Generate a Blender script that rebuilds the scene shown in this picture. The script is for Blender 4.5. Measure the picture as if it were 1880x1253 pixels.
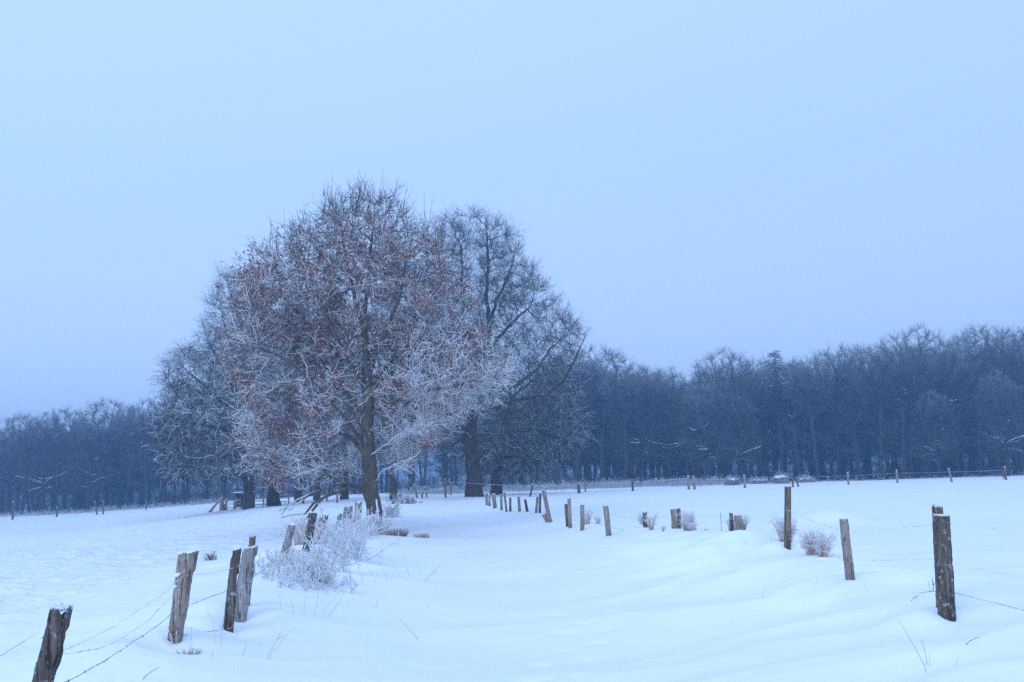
import bpy, math, random
import numpy as np
from mathutils import Matrix, Vector

# ------------------------------------------------------------------ scene
for o in list(bpy.data.objects):
    bpy.data.objects.remove(o)
sc = bpy.context.scene
COL = sc.collection

# ------------------------------------------------------------------ camera
F = 1828.0                       # focal length in photo pixels (35 mm on full frame)
CX, CY = 940.0, 626.5
PITCH = math.atan((888.0 - CY) / F)
ROLL = math.radians(1.9)
CAM = np.array([0.0, 0.0, 1.6])
cam = bpy.data.cameras.new('camera')
cam.lens = 35.0
cam.sensor_width = 36.0
cam.clip_start = 0.1
cam.clip_end = 3000
camo = bpy.data.objects.new('camera', cam)
COL.objects.link(camo)
CM = Matrix.Rotation(math.pi / 2 + PITCH, 3, 'X') @ Matrix.Rotation(-ROLL, 3, 'Z')
camo.matrix_world = Matrix.Translation(CAM) @ CM.to_4x4()
sc.camera = camo
CMn = np.array(CM)

# ------------------------------------------------------------------ sky and sun
SUN_EL, SUN_AZ = math.radians(30.0), math.radians(-150.0)   # sun lamp added from behind left for soft shading; the sun itself is not up
w = bpy.data.worlds.new('World')
sc.world = w
w.use_nodes = True
wt = w.node_tree
wt.nodes.clear()
wo = wt.nodes.new('ShaderNodeOutputWorld')
bg = wt.nodes.new('ShaderNodeBackground')
bg.inputs['Strength'].default_value = 0.1
sky = wt.nodes.new('ShaderNodeTexSky')
sky.sky_type = 'NISHITA'
sky.sun_disc = False
sky.sun_elevation = SUN_EL
sky.sun_rotation = SUN_AZ
sky.air_density = 1.0
sky.dust_density = 0.4
sky.ozone_density = 3.0
tc = wt.nodes.new('ShaderNodeTexCoord')
sep = wt.nodes.new('ShaderNodeSeparateXYZ')
wt.links.new(tc.outputs['Generated'], sep.inputs[0])
ramp = wt.nodes.new('ShaderNodeValToRGB')            # the even veil of cloud, by height above the horizon
wt.links.new(sep.outputs['Z'], ramp.inputs[0])
els = ramp.color_ramp.elements
els[0].position = 0.0
els[0].color = (5.3, 7.5, 12.0, 1)
els[1].position = 1.0
els[1].color = (5.6, 8.0, 13.0, 1)
for p, c in ((0.13, (5.3, 7.55, 12.0)), (0.3, (4.95, 7.4, 12.2)), (0.46, (5.15, 7.65, 12.5))):
    e = els.new(p)
    e.color = c + (1,)
lat = wt.nodes.new('ShaderNodeMath')                 # a little brighter towards the left
lat.operation = 'MULTIPLY_ADD'
lat.inputs[1].default_value = -0.09
lat.inputs[2].default_value = 1.0
wt.links.new(sep.outputs['X'], lat.inputs[0])
glow = wt.nodes.new('ShaderNodeMapRange')            # added sky glow behind the camera, unseen; brightens lane and frost
glow.interpolation_type = 'SMOOTHSTEP'
for _i, _v in ((1, .1), (2, -.8), (3, 0.0), (4, .42)):
    glow.inputs[_i].default_value = _v
wt.links.new(sep.outputs['Y'], glow.inputs[0])
both = wt.nodes.new('ShaderNodeMath')
both.operation = 'ADD'
wt.links.new(lat.outputs[0], both.inputs[0])
wt.links.new(glow.outputs[0], both.inputs[1])
mul = wt.nodes.new('ShaderNodeVectorMath')
mul.operation = 'SCALE'
wt.links.new(ramp.outputs['Color'], mul.inputs[0])
wt.links.new(both.outputs[0], mul.inputs['Scale'])
mixw = wt.nodes.new('ShaderNodeMix')
mixw.data_type = 'RGBA'
mixw.inputs['Factor'].default_value = 0.93           # cloud cover
wt.links.new(sky.outputs['Color'], mixw.inputs['A'])
wt.links.new(mul.outputs['Vector'], mixw.inputs['B'])
wt.links.new(mixw.outputs['Result'], bg.inputs['Color'])
wt.links.new(bg.outputs['Background'], wo.inputs['Surface'])

sl = bpy.data.lights.new('sun', 'SUN')
sl.energy = 0.9
sl.angle = math.radians(18)
sl.color = (0.66, 0.82, 1.0)
slo = bpy.data.objects.new('sun', sl)
COL.objects.link(slo)
_el = SUN_EL
sd = Vector((math.sin(SUN_AZ) * math.cos(_el), math.cos(SUN_AZ) * math.cos(_el), math.sin(_el)))
slo.rotation_euler = sd.to_track_quat('Z', 'Y').to_euler()

sc.view_settings.view_transform = 'Standard'
sc.view_settings.look = 'None'
sc.view_settings.exposure = 0.12
sc.view_settings.gamma = 1.0
sc.view_settings.use_curve_mapping = False
sc.render.engine = 'CYCLES'
sc.cycles.max_bounces = 7
sc.cycles.diffuse_bounces = 6
sc.cycles.glossy_bounces = 1
sc.cycles.volume_bounces = 0
sc.cycles.use_denoising = False
sc.cycles.denoiser = 'OPENIMAGEDENOISE'
sc.cycles.use_adaptive_sampling = False
sc.cycles.pixel_filter_type = 'BLACKMAN_HARRIS'

# ------------------------------------------------------------------ helpers
def rng(seed):
    return np.random.default_rng(seed)

def nz(v):
    return v / np.maximum(np.linalg.norm(v, axis=-1, keepdims=True), 1e-9)

def sstep(a, b, x):
    t = np.clip((x - a) / (b - a), 0, 1)
    return t * t * (3 - 2 * t)

def vnoise(x, y, seed=0):
    xi, yi = np.floor(x), np.floor(y)
    fx, fy = x - xi, y - yi
    fx = fx * fx * (3 - 2 * fx)
    fy = fy * fy * (3 - 2 * fy)
    def h(a, b):
        n = (a.astype(np.int64) * 374761393 + b.astype(np.int64) * 668265263 + seed * 982451653) & 0xffffffff
        n = ((n ^ (n >> 13)) * 1274126177) & 0xffffffff
        return ((n ^ (n >> 16)) & 0xffff) / 65535.0
    return (h(xi, yi) * (1 - fx) + h(xi + 1, yi) * fx) * (1 - fy) + (h(xi, yi + 1) * (1 - fx) + h(xi + 1, yi + 1) * fx) * fy - 0.5

def poly_dist(x, y, pts):
    best = np.full(x.shape, 1e9)
    hh = np.zeros(x.shape)
    for (a, b) in zip(pts[:-1], pts[1:]):
        ax, ay, ah = a
        bx, by, bh = b
        dx, dy = bx - ax, by - ay
        t = np.clip(((x - ax) * dx + (y - ay) * dy) / (dx * dx + dy * dy), 0, 1)
        d = np.hypot(x - ax - t * dx, y - ay - t * dy)
        m = d < best
        best = np.where(m, d, best)
        hh = np.where(m, ah + t * (bh - ah), hh)
    return best, hh

RIDGE_R = [(5.9, 2, .05), (5.3, 8, .06), (4.6, 12, .13), (4.5, 16, .17), (4.7, 21, .14), (4.2, 25, .09), (2.7, 30, .15), (1.6, 38, .18), (0.4, 52, .15), (-1.2, 68, .12)]
RIDGE_L = [(-2.6, 4, .04), (-3.4, 9, .14), (-4.4, 14, .22), (-5.0, 22, .34), (-4.9, 29, .2), (-5.0, 34, .06), (-5.0, 38, .05), (-6.6, 55, .1), (-9, 75, .1)]
HX = np.array([-.9, -.5, -.43, -.37, -.31, -.25, -.18, 0, .2, .5, .9])
HV = np.array([-.9, -.70, -.52, -.22, .15, .5, .7, .7, .62, .5, .4])

def height(x, y):
    x = np.asarray(x, float)
    y = np.asarray(y, float)
    b = x / np.maximum(y, 22.0)
    z = np.interp(b, HX, HV) * sstep(18, 80, y)
    d, hh = poly_dist(x, y, RIDGE_R)
    z = z + hh * np.exp(-(d / 1.25) ** 2)
    d, hh = poly_dist(x, y, RIDGE_L)
    z = z + hh * np.exp(-(d / 1.7) ** 2)
    z = z + .16 * vnoise(x / 5.2, y / 4.1, 1) + .09 * vnoise(x / 2.1 + 3, y / 1.5, 2)
    lf = sstep(-4.8, -8, x + 0 * y)                                  # the left field is rougher under the snow
    lane = np.interp(y, [0, 10, 20, 36, 70], [.6, .6, -.3, -1.6, -4.5])
    z = z - .10 * np.exp(-((x - lane) / 2.2) ** 2) * sstep(3, 9, y) * sstep(75, 50, y)
    u1, u2 = (x * .92 + y * .38), (y * .92 - x * .38)                   # wind-laid drifts: low crests with a steeper lee side
    n1 = vnoise(u1 / 3.4 + .8 * vnoise(x / 2.3, y / 2.3, 12), u2 / 1.5, 11)
    n2 = vnoise(u1 / 1.7, u2 / .75 + .6 * vnoise(x / 1.1, y / 1.1, 14), 13)
    near = sstep(34, 18, y) * (1 - .6 * lf)
    amp = .35 + np.exp(-((x - 3.6) / 2.4) ** 2) + .7 * np.exp(-((x + 3.4) / 1.3) ** 2)
    z = z + near * amp * (.15 * (1 - 2.2 * np.abs(n1)) + .06 * (1 - 2.2 * np.abs(n2)))
    t_ = 3.2 * (vnoise(u1 / 4.2 + 5, u2 / 1.9, 15) + .25 * n2) + .12 * u2
    f_ = t_ - np.floor(t_)
    lip = sstep(0, .86, f_) * sstep(1.0, .86, f_)                           # drift lips with a short steep edge
    z = z + .075 * lip * (np.exp(-((x - 4.0) / 1.8) ** 2) * sstep(9, 12, y) * sstep(30, 20, y) + .6 * np.exp(-((x + 4.2) / 1.2) ** 2) * sstep(14, 17, y) * sstep(34, 26, y))
    z = z + (.012 + .09 * lf) * vnoise(x / .55 + 9, y / .45, 3) + (.006 + .03 * lf) * vnoise(x / .22, y / .2, 4)
    dr = np.exp(-((x - 4.0) / 2.3) ** 2) * sstep(9, 14, y) * sstep(34, 22, y)
    z = z + dr * (.2 * vnoise(x / 2.6 + .35 * y, y / 1.3 + .2 * x, 6))
    for (bx, by, s, a) in BUMPS:
        z = z + a * np.exp(-(((x - bx) ** 2 + (y - by) ** 2) / (s * s)))
    return z

BUMPS = [(-3.25, 9.6, .5, .12), (-3.1, 9.05, .28, -.13), (-3.75, 8.9, .7, .12), (-3.0, 18.6, .45, -.1), (9.5, 31, 1.0, .35), (-4.9, 33.0, 2.2, -.2)]
for (_x, _y) in ((-2.7, 5.6), (-3.03, 10.6), (-3.2, 11.2), (4.0, 9.66), (4.5, 17.1), (-4.3, 18.6)):     # snow banked and scooped by the wind round posts
    BUMPS += [(_x - .22, _y + .05, .26, .09), (_x + .16, _y - .14, .17, -.045), (_x + .5, _y + .1, .35, .05)]
_r = np.random.default_rng(4)
for _k in range(26):                                                # animal tracks crossing the lane
    BUMPS.append((-.1 + .75 * _k / 25 + .2 * (_k % 2) + _r.normal(0, .22), 7.8 + 5.2 * _k / 25 + _r.normal(0, .3), _r.uniform(.06, .11), -.03))

def h1(x, y):
    return float(height(np.array([x]), np.array([y]))[0])

def ray(px, py):
    d = CMn @ np.array([(px - CX) / F, (CY - py) / F, -1.0])
    return d / d[1]                               # scaled so that d.y == 1

def at(px, py, Y):
    return CAM + ray(px, py) * Y

def hit(px, py):
    d = ray(px, py)
    ys = np.exp(np.linspace(math.log(2), math.log(150), 900))
    P = CAM + d * ys[:, None]
    g = P[:, 2] - height(P[:, 0], P[:, 1])
    k = np.argmax(g < 0) if (g < 0).any() else len(ys) - 1
    return np.array([P[k, 0], P[k, 1], h1(P[k, 0], P[k, 1])])

def ground_at(px, Y):
    py = 900.0
    for _ in range(30):
        p = at(px, py, Y)
        py += (p[2] - h1(p[0], p[1])) * F / Y * .9
    p = at(px, py, Y)
    return np.array([p[0], p[1], h1(p[0], p[1])])

# ---- meshes
def build(name, V, Q, mat, parent=None, frost=None, smooth=True, tris=None):
    me = bpy.data.meshes.new(name)
    V = np.asarray(V, np.float32)
    Q = np.asarray(Q, np.int32).reshape(-1, 4)
    T = np.zeros((0, 3), np.int32) if tris is None else np.asarray(tris, np.int32).reshape(-1, 3)
    me.vertices.add(len(V))
    me.vertices.foreach_set('co', V.ravel())
    idx = np.concatenate([Q.ravel(), T.ravel()])
    me.loops.add(len(idx))
    me.loops.foreach_set('vertex_index', idx)
    tot = np.concatenate([np.full(len(Q), 4), np.full(len(T), 3)]).astype(np.int32)
    st = np.concatenate([[0], np.cumsum(tot)[:-1]]).astype(np.int32)
    me.polygons.add(len(tot))
    me.polygons.foreach_set('loop_start', st)
    me.polygons.foreach_set('use_smooth', np.full(len(tot), smooth))
    if frost is not None:
        a = me.attributes.new('frost', 'FLOAT', 'POINT')
        a.data.foreach_set('value', np.asarray(frost, np.float32))
    me.update(calc_edges=True)
    me.materials.append(mat)
    o = bpy.data.objects.new(name, me)
    COL.objects.link(o)
    if parent is not None:
        o.parent = parent
    return o

def tag(o, label=None, cat=None, group=None, kind=None):
    if label: o['label'] = label
    if cat: o['category'] = cat
    if group: o['group'] = group
    if kind: o['kind'] = kind
    return o

def empty(name, loc, label=None, cat=None, group=None, rz=0.0):
    o = bpy.data.objects.new(name, None)
    COL.objects.link(o)
    o.location = loc
    o.rotation_euler = (0, 0, rz)
    o.empty_display_size = .2
    return tag(o, label, cat, group)

def tubes(P, R, S=3):
    """polylines P (N,K,3) with radii R (N,K) as tubes of S sides"""
    N, K, _ = P.shape
    T = np.empty_like(P)
    T[:, 1:-1] = P[:, 2:] - P[:, :-2]
    T[:, 0] = P[:, 1] - P[:, 0]
    T[:, -1] = P[:, -1] - P[:, -2]
    T = nz(T)
    m = nz(P[:, -1] - P[:, 0])
    ref = np.where(np.abs(m[:, 2:3]) < .7, np.array([[0, 0, 1.]]), np.array([[1., 0, 0]]))[:, None, :]
    U = nz(np.cross(T, ref))
    W = np.cross(T, U)
    a = np.arange(S) * 2 * math.pi / S
    V = P[:, :, None, :] + R[:, :, None, None] * (np.cos(a)[None, None, :, None] * U[:, :, None, :] + np.sin(a)[None, None, :, None] * W[:, :, None, :])
    base = (np.arange(N) * K * S)[:, None, None] + (np.arange(K - 1) * S)[None, :, None]
    s = np.arange(S)[None, None, :]
    s2 = (np.arange(S) + 1)[None, None, :] % S
    Q = np.stack([base + s, base + s2, base + S + s2, base + S + s], -1)
    return V.reshape(-1, 3), Q.reshape(-1, 4)

class MB:
    def __init__(s):
        s.V, s.Q, s.T, s.f, s.n = [], [], [], [], 0
    def add(s, V, Q, frost=0.0, T=None):
        V = np.asarray(V, float).reshape(-1, 3)
        s.V.append(V)
        s.Q.append(np.asarray(Q, int).reshape(-1, 4) + s.n)
        if T is not None and len(T):
            s.T.append(np.asarray(T, int).reshape(-1, 3) + s.n)
        f = np.asarray(frost, float)
        s.f.append(np.full(len(V), float(f)) if f.ndim == 0 else f)
        s.n += len(V)
    def obj(s, name, mat, parent=None, origin=None, smooth=True):
        V = np.concatenate(s.V)
        if origin is not None:
            V = V - np.asarray(origin)
        o = build(name, V, np.concatenate(s.Q), mat, parent, np.concatenate(s.f), smooth, np.concatenate(s.T) if s.T else None)
        if origin is not None and parent is None:
            o.location = origin
        return o

def box(mb, c, s, R=None, frost=0.0):
    c = np.asarray(c, float)
    s = np.asarray(s, float) / 2
    v = np.array([[x, y, z] for z in (-1, 1) for (x, y) in ((-1, -1), (1, -1), (1, 1), (-1, 1))], float) * s
    if R is not None:
        v = v @ np.asarray(R).T
    mb.add(v + c, [(3, 2, 1, 0), (4, 5, 6, 7), (0, 1, 5, 4), (1, 2, 6, 5), (2, 3, 7, 6), (3, 0, 4, 7)], frost)

# ------------------------------------------------------------------ materials
def newmat(name):
    m = bpy.data.materials.new(name)
    m.use_nodes = True
    t = m.node_tree
    b = t.nodes['Principled BSDF']
    b.inputs['Roughness'].default_value = .85
    b.inputs['Specular IOR Level'].default_value = .15
    return m, t, b

def N(t, typ, **kw):
    n = t.nodes.new(typ)
    for k, v in kw.items():
        setattr(n, k, v)
    return n

def noise(t, scale, detail=4, rough=.55, coord='Object', stretch=(1, 1, 1)):
    c = N(t, 'ShaderNodeTexCoord')
    mp = N(t, 'ShaderNodeMapping')
    mp.inputs['Scale'].default_value = stretch
    n = N(t, 'ShaderNodeTexNoise')
    n.inputs['Scale'].default_value = scale
    n.inputs['Detail'].default_value = detail
    n.inputs['Roughness'].default_value = rough
    t.links.new(c.outputs[coord], mp.inputs[0])
    t.links.new(mp.outputs[0], n.inputs['Vector'])
    return n.outputs['Fac']

def rampn(t, src, stops):
    r = N(t, 'ShaderNodeValToRGB')
    e = r.color_ramp.elements
    e[0].position, e[0].color = stops[0][0], tuple(stops[0][1]) + (1,)
    e[1].position, e[1].color = stops[-1][0], tuple(stops[-1][1]) + (1,)
    for p, c in stops[1:-1]:
        k = e.new(p)
        k.color = tuple(c) + (1,)
    t.links.new(src, r.inputs[0])
    return r.outputs['Color']

def math_(t, op, a, b=None, clamp=False):
    n = N(t, 'ShaderNodeMath', operation=op, use_clamp=clamp)
    for i, v in enumerate((a, b)):
        if v is None: continue
        if isinstance(v, (int, float)):
            n.inputs[i].default_value = v
        else:
            t.links.new(v, n.inputs[i])
    return n.outputs[0]

def mix(t, fac, a, b):
    n = N(t, 'ShaderNodeMix', data_type='RGBA')
    for k, v in (('Factor', fac), ('A', a), ('B', b)):
        if isinstance(v, (int, float)):
            n.inputs[k].default_value = v
        elif isinstance(v, tuple):
            n.inputs[k].default_value = v + (1,)
        else:
            t.links.new(v, n.inputs[k])
    return n.outputs['Result']

def maprange(t, src, a, b, c=0.0, d=1.0):
    n = N(t, 'ShaderNodeMapRange')
    n.inputs[1].default_value, n.inputs[2].default_value, n.inputs[3].default_value, n.inputs[4].default_value = a, b, c, d
    t.links.new(src, n.inputs[0])
    return n.outputs[0]

def upness(t):
    g = N(t, 'ShaderNodeNewGeometry')
    s = N(t, 'ShaderNodeSeparateXYZ')
    t.links.new(g.outputs['Normal'], s.inputs[0])
    return s.outputs['Z']

def frost_attr(t):
    a = N(t, 'ShaderNodeAttribute', attribute_name='frost')
    return a.outputs['Fac']

def bump(t, b, src, strength, dist):
    n = N(t, 'ShaderNodeBump')
    n.inputs['Strength'].default_value = strength
    n.inputs['Distance'].default_value = dist
    t.links.new(src, n.inputs['Height'])
    t.links.new(n.outputs[0], b.inputs['Normal'])

FROST = (.90, .91, .93)
SNOW = (.88, .89, .90)

def bark_mat(name, c0, c1, snow_lo=.55, snow_hi=.95, snow_amt=1.0, scale=3.0, nlo=.42, nhi=.6, frostcol=FROST):
    """bark with rime (vertex attribute) and snow that lies on the upper side of limbs in patches"""
    m, t, b = newmat(name)
    n1 = noise(t, scale * 3, 6, .65, stretch=(1, 1, .3))
    col = rampn(t, n1, [(.3, c0), (.7, c1)])
    n2 = noise(t, scale * .35, 3)
    up = maprange(t, upness(t), snow_lo, snow_hi)
    patch = maprange(t, n2, nlo, nhi)
    sn = math_(t, 'MULTIPLY', math_(t, 'MULTIPLY', up, patch), snow_amt)
    n3 = noise(t, scale * 6, 3)
    fr = math_(t, 'MULTIPLY', frost_attr(t), maprange(t, n3, .3, .55, .7, 1.0))
    fac = math_(t, 'MAXIMUM', sn, fr, True)
    col = mix(t, fac, col, frostcol)
    t.links.new(col, b.inputs['Base Color'])
    bump(t, b, n1, .6, .04)
    return m

M = {}
M['oak_bark'] = bark_mat('oak_bark', (.045, .036, .03), (.15, .115, .085), snow_amt=.85, scale=2.2)
M['oak_twig'] = bark_mat('frosted_oak_twig', (.06, .042, .036), (.12, .085, .07), snow_amt=.5, scale=3)
M['dark_bark'] = bark_mat('dark_bark', (.04, .033, .03), (.10, .08, .068), snow_amt=.35, scale=1.6, nlo=.5, nhi=.62)
M['dark_twig'] = bark_mat('dark_twig', (.042, .032, .03), (.085, .066, .06), snow_amt=.2, scale=2, nlo=.5, nhi=.62)
M['forest_bark'] = bark_mat('forest_bark', (.035, .03, .028), (.075, .062, .055), .5, .85, .95, scale=1.0, nlo=.53, nhi=.6)
M['forest_twig'] = bark_mat('forest_twig', (.065, .054, .052), (.12, .10, .096), snow_amt=.1, scale=1.2, nlo=.5, nhi=.62)

m, t, b = newmat('oak_leaf')
c = rampn(t, noise(t, 2.2, 2), [(.3, (.19, .066, .048)), (.5, (.28, .105, .074)), (.72, (.35, .165, .12))])
fr = math_(t, 'MULTIPLY', maprange(t, noise(t, 14, 2), .45, .62), .5)
t.links.new(mix(t, fr, c, FROST), b.inputs['Base Color'])
M['leaf'] = m

m, t, b = newmat('snow')
t.links.new(rampn(t, noise(t, .35, 3), [(.3, (.87, .88, .89)), (.7, (.90, .91, .92))]), b.inputs['Base Color'])
b.inputs['Roughness'].default_value = .6
cx = N(t, 'ShaderNodeTexCoord')
sx = N(t, 'ShaderNodeSeparateXYZ')
t.links.new(cx.outputs['Object'], sx.inputs[0])
field = maprange(t, sx.outputs['X'], -4.5, -8.5, .34, 3.2)      # tufty pasture under the snow on the left, smooth lane and drifts
bn = math_(t, 'ADD', math_(t, 'MULTIPLY', noise(t, 1.5, 5, .6), field), math_(t, 'MULTIPLY', noise(t, 9, 6, .7), .13))
bump(t, b, bn, .6, .16)
M['snow'] = m
m, t, b = newmat('snow_cap')
b.inputs['Base Color'].default_value = SNOW + (1,)
bump(t, b, noise(t, 60, 3), .3, .01)
M['cap'] = m

def wood_mat(name, c0, c1, c2, frost=.25):
    m, t, b = newmat(name)
    g = noise(t, 9, 8, .7, stretch=(3.2, 3.2, .16))
    g2 = noise(t, 2.5, 4, .6, stretch=(1, 1, .5))
    g3 = noise(t, 26, 3, .6, stretch=(2.5, 2.5, .12))
    col = rampn(t, g, [(.30, c0), (.5, c1), (.68, c2)])
    col = mix(t, maprange(t, g2, .42, .62, 0, .65), col, c0)
    col = mix(t, maprange(t, g3, .56, .64, 0, .8), col, (.022, .018, .016))
    fr = math_(t, 'MULTIPLY', maprange(t, noise(t, 16, 5, .7), .56, .66), frost)
    up = maprange(t, upness(t), .45, .8, 0, .9)
    fr = math_(t, 'MAXIMUM', math_(t, 'MAXIMUM', fr, up), frost_attr(t), True)
    t.links.new(mix(t, fr, col, FROST), b.inputs['Base Color'])
    hh = math_(t, 'SUBTRACT', g, math_(t, 'MULTIPLY', maprange(t, g3, .55, .65), .5))
    bump(t, b, hh, .8, .02)
    return m
M['wood_grey'] = wood_mat('weathered_grey_wood', (.15, .11, .085), (.36, .28, .225), (.55, .44, .36))
M['wood_dark'] = wood_mat('dark_wet_wood', (.045, .036, .03), (.14, .108, .088), (.28, .225, .185), .35)
M['wood_pale'] = wood_mat('pale_split_wood', (.15, .13, .12), (.36, .32, .30), (.52, .48, .46), .3)
M['wood_brown'] = wood_mat('brown_wood', (.06, .043, .033), (.21, .15, .105), (.38, .29, .21), .2)
M['wood_frost'] = wood_mat('frosted_wood', (.12, .10, .09), (.28, .24, .21), (.46, .42, .40), .6)

m, t, b = newmat('wire')
t.links.new(mix(t, maprange(t, noise(t, 30, 2), .45, .6, 0, .6), (.07, .06, .06), FROST), b.inputs['Base Color'])
M['wire'] = m
m, t, b = newmat('rimed_wire')
t.links.new(mix(t, maprange(t, noise(t, 7, 2), .35, .6, .35, 1), (.16, .15, .15), FROST), b.inputs['Base Color'])
M['wire_rime'] = m

def plant_mat(name, c0, c1, f=1.0):
    m, t, b = newmat(name)
    col = rampn(t, noise(t, 9, 3), [(.3, c0), (.7, c1)])
    fr = math_(t, 'MULTIPLY', frost_attr(t), maprange(t, noise(t, 18, 3), .28, .5, .6, f), True)
    t.links.new(mix(t, fr, col, (.95, .955, .96)), b.inputs['Base Color'])
    return m
M['shrub'] = plant_mat('frosted_shrub_twig', (.05, .04, .036), (.13, .10, .085))
M['grass'] = plant_mat('frosted_dry_grass', (.36, .23, .18), (.58, .42, .35), 1.0)
M['straw'] = plant_mat('dry_straw', (.15, .085, .055), (.33, .215, .15), .6)
M['stalk'] = plant_mat('dry_stalk', (.12, .09, .075), (.25, .19, .16), .8)

# ------------------------------------------------------------------ ground
def axis(lo, hi, c0, c1, fine, grow):
    a = list(np.arange(c0, c1, fine))
    s, v = fine, c1
    while v < hi:
        a.append(v); s = min(s * grow, 9.0); v += s
    a.append(hi)
    s, v = fine, c0 - fine
    while v > lo:
        a.insert(0, v); s = min(s * grow, 9.0); v -= s
    a.insert(0, lo)
    return np.array(a)
gx = axis(-520, 520, -9, 9, .075, 1.022)
gy = axis(-60, 900, 3, 18, .07, 1.012)
X, Y = np.meshgrid(gx, gy)
Z = height(X, Y)
nx, ny = len(gx), len(gy)
i = (np.arange(ny - 1)[:, None] * nx + np.arange(nx - 1)[None, :]).ravel()
g = build('ground', np.stack([X, Y, Z], -1).reshape(-1, 3), np.stack([i, i + 1, i + nx + 1, i + nx], -1), M['snow'])
tag(g, kind='structure')

# ------------------------------------------------------------------ trees
def colonize(P0, par0, A, step, di, dk, r, iters=90, trop=(0, 0, .05), jit=.18, cap=46000):
    P = list(P0)
    par = list(par0)
    kids = [0] * len(P)
    for q in par:
        if q >= 0: kids[q] += 1
    A = np.asarray(A, float)
    Pn = np.array(P)
    nd = np.full(len(A), 1e9)
    ni = np.zeros(len(A), int)
    for s in range(0, len(Pn), 200):
        d = np.linalg.norm(A[:, None] - Pn[None, s:s + 200], axis=2)
        k = d.argmin(1)
        m = d[np.arange(len(A)), k]
        up = m < nd
        nd[up] = m[up]
        ni[up] = k[up] + s
    trop = np.asarray(trop)
    for it in range(iters):
        keep = nd > dk
        A, nd, ni = A[keep], nd[keep], ni[keep]
        act = nd < di
        if not act.any() or len(P) > cap: break
        ids, inv = np.unique(ni[act], return_inverse=True)
        D = np.zeros((len(ids), 3))
        Pa = np.array(P)
        np.add.at(D, inv, nz(A[act] - Pa[ni[act]]))
        D = nz(nz(D) + trop + r.normal(0, jit, D.shape))
        ok = np.array([kids[q] < 3 for q in ids])
        if not ok.any(): break
        ids, D = ids[ok], D[ok]
        new = Pa[ids] + D * step
        s0 = len(P)
        for q, v in zip(ids, new):
            P.append(v); par.append(int(q)); kids.append(0); kids[q] += 1
        for s in range(0, len(new), 200):
            d = np.linalg.norm(A[:, None] - new[None, s:s + 200], axis=2)
            k = d.argmin(1)
            m = d[np.arange(len(A)), k]
            up = m < nd
            nd[up] = m[up]
            ni[up] = k[up] + s + s0
    return np.array(P), np.array(par)

def radii(par, r_tip, r_base, extra=None):
    n = len(par)
    kids = np.zeros(n, int)
    for q in par:
        if q >= 0: kids[q] += 1
    tips = max((kids == 0).sum(), 2)
    e = max(1.6, math.log(tips) / math.log(r_base / r_tip))
    acc = np.zeros(n)
    for k in range(n - 1, -1, -1):
        if kids[k] == 0: acc[k] = r_tip ** e
        if par[k] >= 0: acc[par[k]] += acc[k]
    return acc ** (1 / e)

def order(P, par):
    """reorder so that every parent precedes its children"""
    n = len(par)
    ch = [[] for _ in range(n)]
    root = 0
    for k, q in enumerate(par):
        if q >= 0: ch[q].append(k)
    out, st = [], [root]
    while st:
        k = st.pop()
        out.append(k)
        st.extend(ch[k])
    inv = np.empty(n, int)
    inv[out] = np.arange(n)
    return P[out], np.array([(-1 if par[k] < 0 else inv[par[k]]) for k in out])

def skeleton_tubes(P, par, R, mask, S, r, rough=.0, flare=None):
    """tubes along the skeleton for the nodes in mask, rings shared along each branch"""
    n = len(par)
    ang = np.arange(S) * 2 * math.pi / S
    ca, sa = np.cos(ang)[:, None], np.sin(ang)[:, None]
    best = {}
    for k in range(n):
        q = par[k]
        if q >= 0 and (q not in best or R[k] > R[best[q]]): best[q] = k
    U = np.zeros((n, 3)); Tn = np.zeros((n, 3)); ring = {}
    V, Q = [], []
    cnt = 0
    for k in range(n):
        q = par[k]
        if q < 0:
            c = best.get(k)
            tdir = nz(P[c] - P[k]) if c is not None else np.array([0, 0, 1.])
        else:
            tdir = nz(P[k] - P[q])
            if k in best:
                tdir = nz(tdir + nz(P[best[k]] - P[k]))
        u = U[q] if q >= 0 else np.array([1., 0, 0])
        u = u - tdir * (u @ tdir)
        l = math.sqrt(u @ u)
        if l < 1e-3:
            u = np.cross(tdir, [0.3, 1, .2]); l = math.sqrt(u @ u)
        u = u / l
        U[k] = u; Tn[k] = tdir
        if not mask[k]: continue
        wv = np.cross(tdir, u)
        rr = R[k] * (1 + rough * r.normal(0, 1, (S, 1))) if rough else R[k]
        if flare is not None:
            rr = rr * flare(P[k], ang)[:, None]
        V.append(P[k] + rr * (ca * u + sa * wv))
        ring[k] = cnt; cnt += S
        if q < 0 or q not in ring and not mask[q]:
            if q < 0: continue
        if best.get(q) == k and q in ring:
            b0 = ring[q]
        else:
            rq = min(R[k] * 1.15, R[q])
            V.append(P[q] + rq * (ca * u + sa * wv))
            b0 = cnt; cnt += S
        b1 = ring[k]
        for s in range(S):
            s2 = (s + 1) % S
            Q.append((b0 + s, b0 + s2, b1 + s2, b1 + s))
    return (np.concatenate(V) if V else np.zeros((0, 3))), np.array(Q, int).reshape(-1, 4)

def perp(D, r):
    v = r.normal(0, 1, D.shape)
    v = v - D * (v * D).sum(-1, keepdims=True)
    return nz(v)

def grow_twigs(S0, D0, L, K, r, curl=.25, trop=(0, 0, .1)):
    """N curved twigs of K points"""
    n = len(S0)
    P = np.empty((n, K, 3))
    P[:, 0] = S0
    d = D0.copy()
    st = (L / (K - 1))[:, None]
    trop = np.asarray(trop)
    for k in range(1, K):
        d = nz(d + curl * r.normal(0, 1, d.shape) + trop)
        P[:, k] = P[:, k - 1] + d * st
    return P

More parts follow.
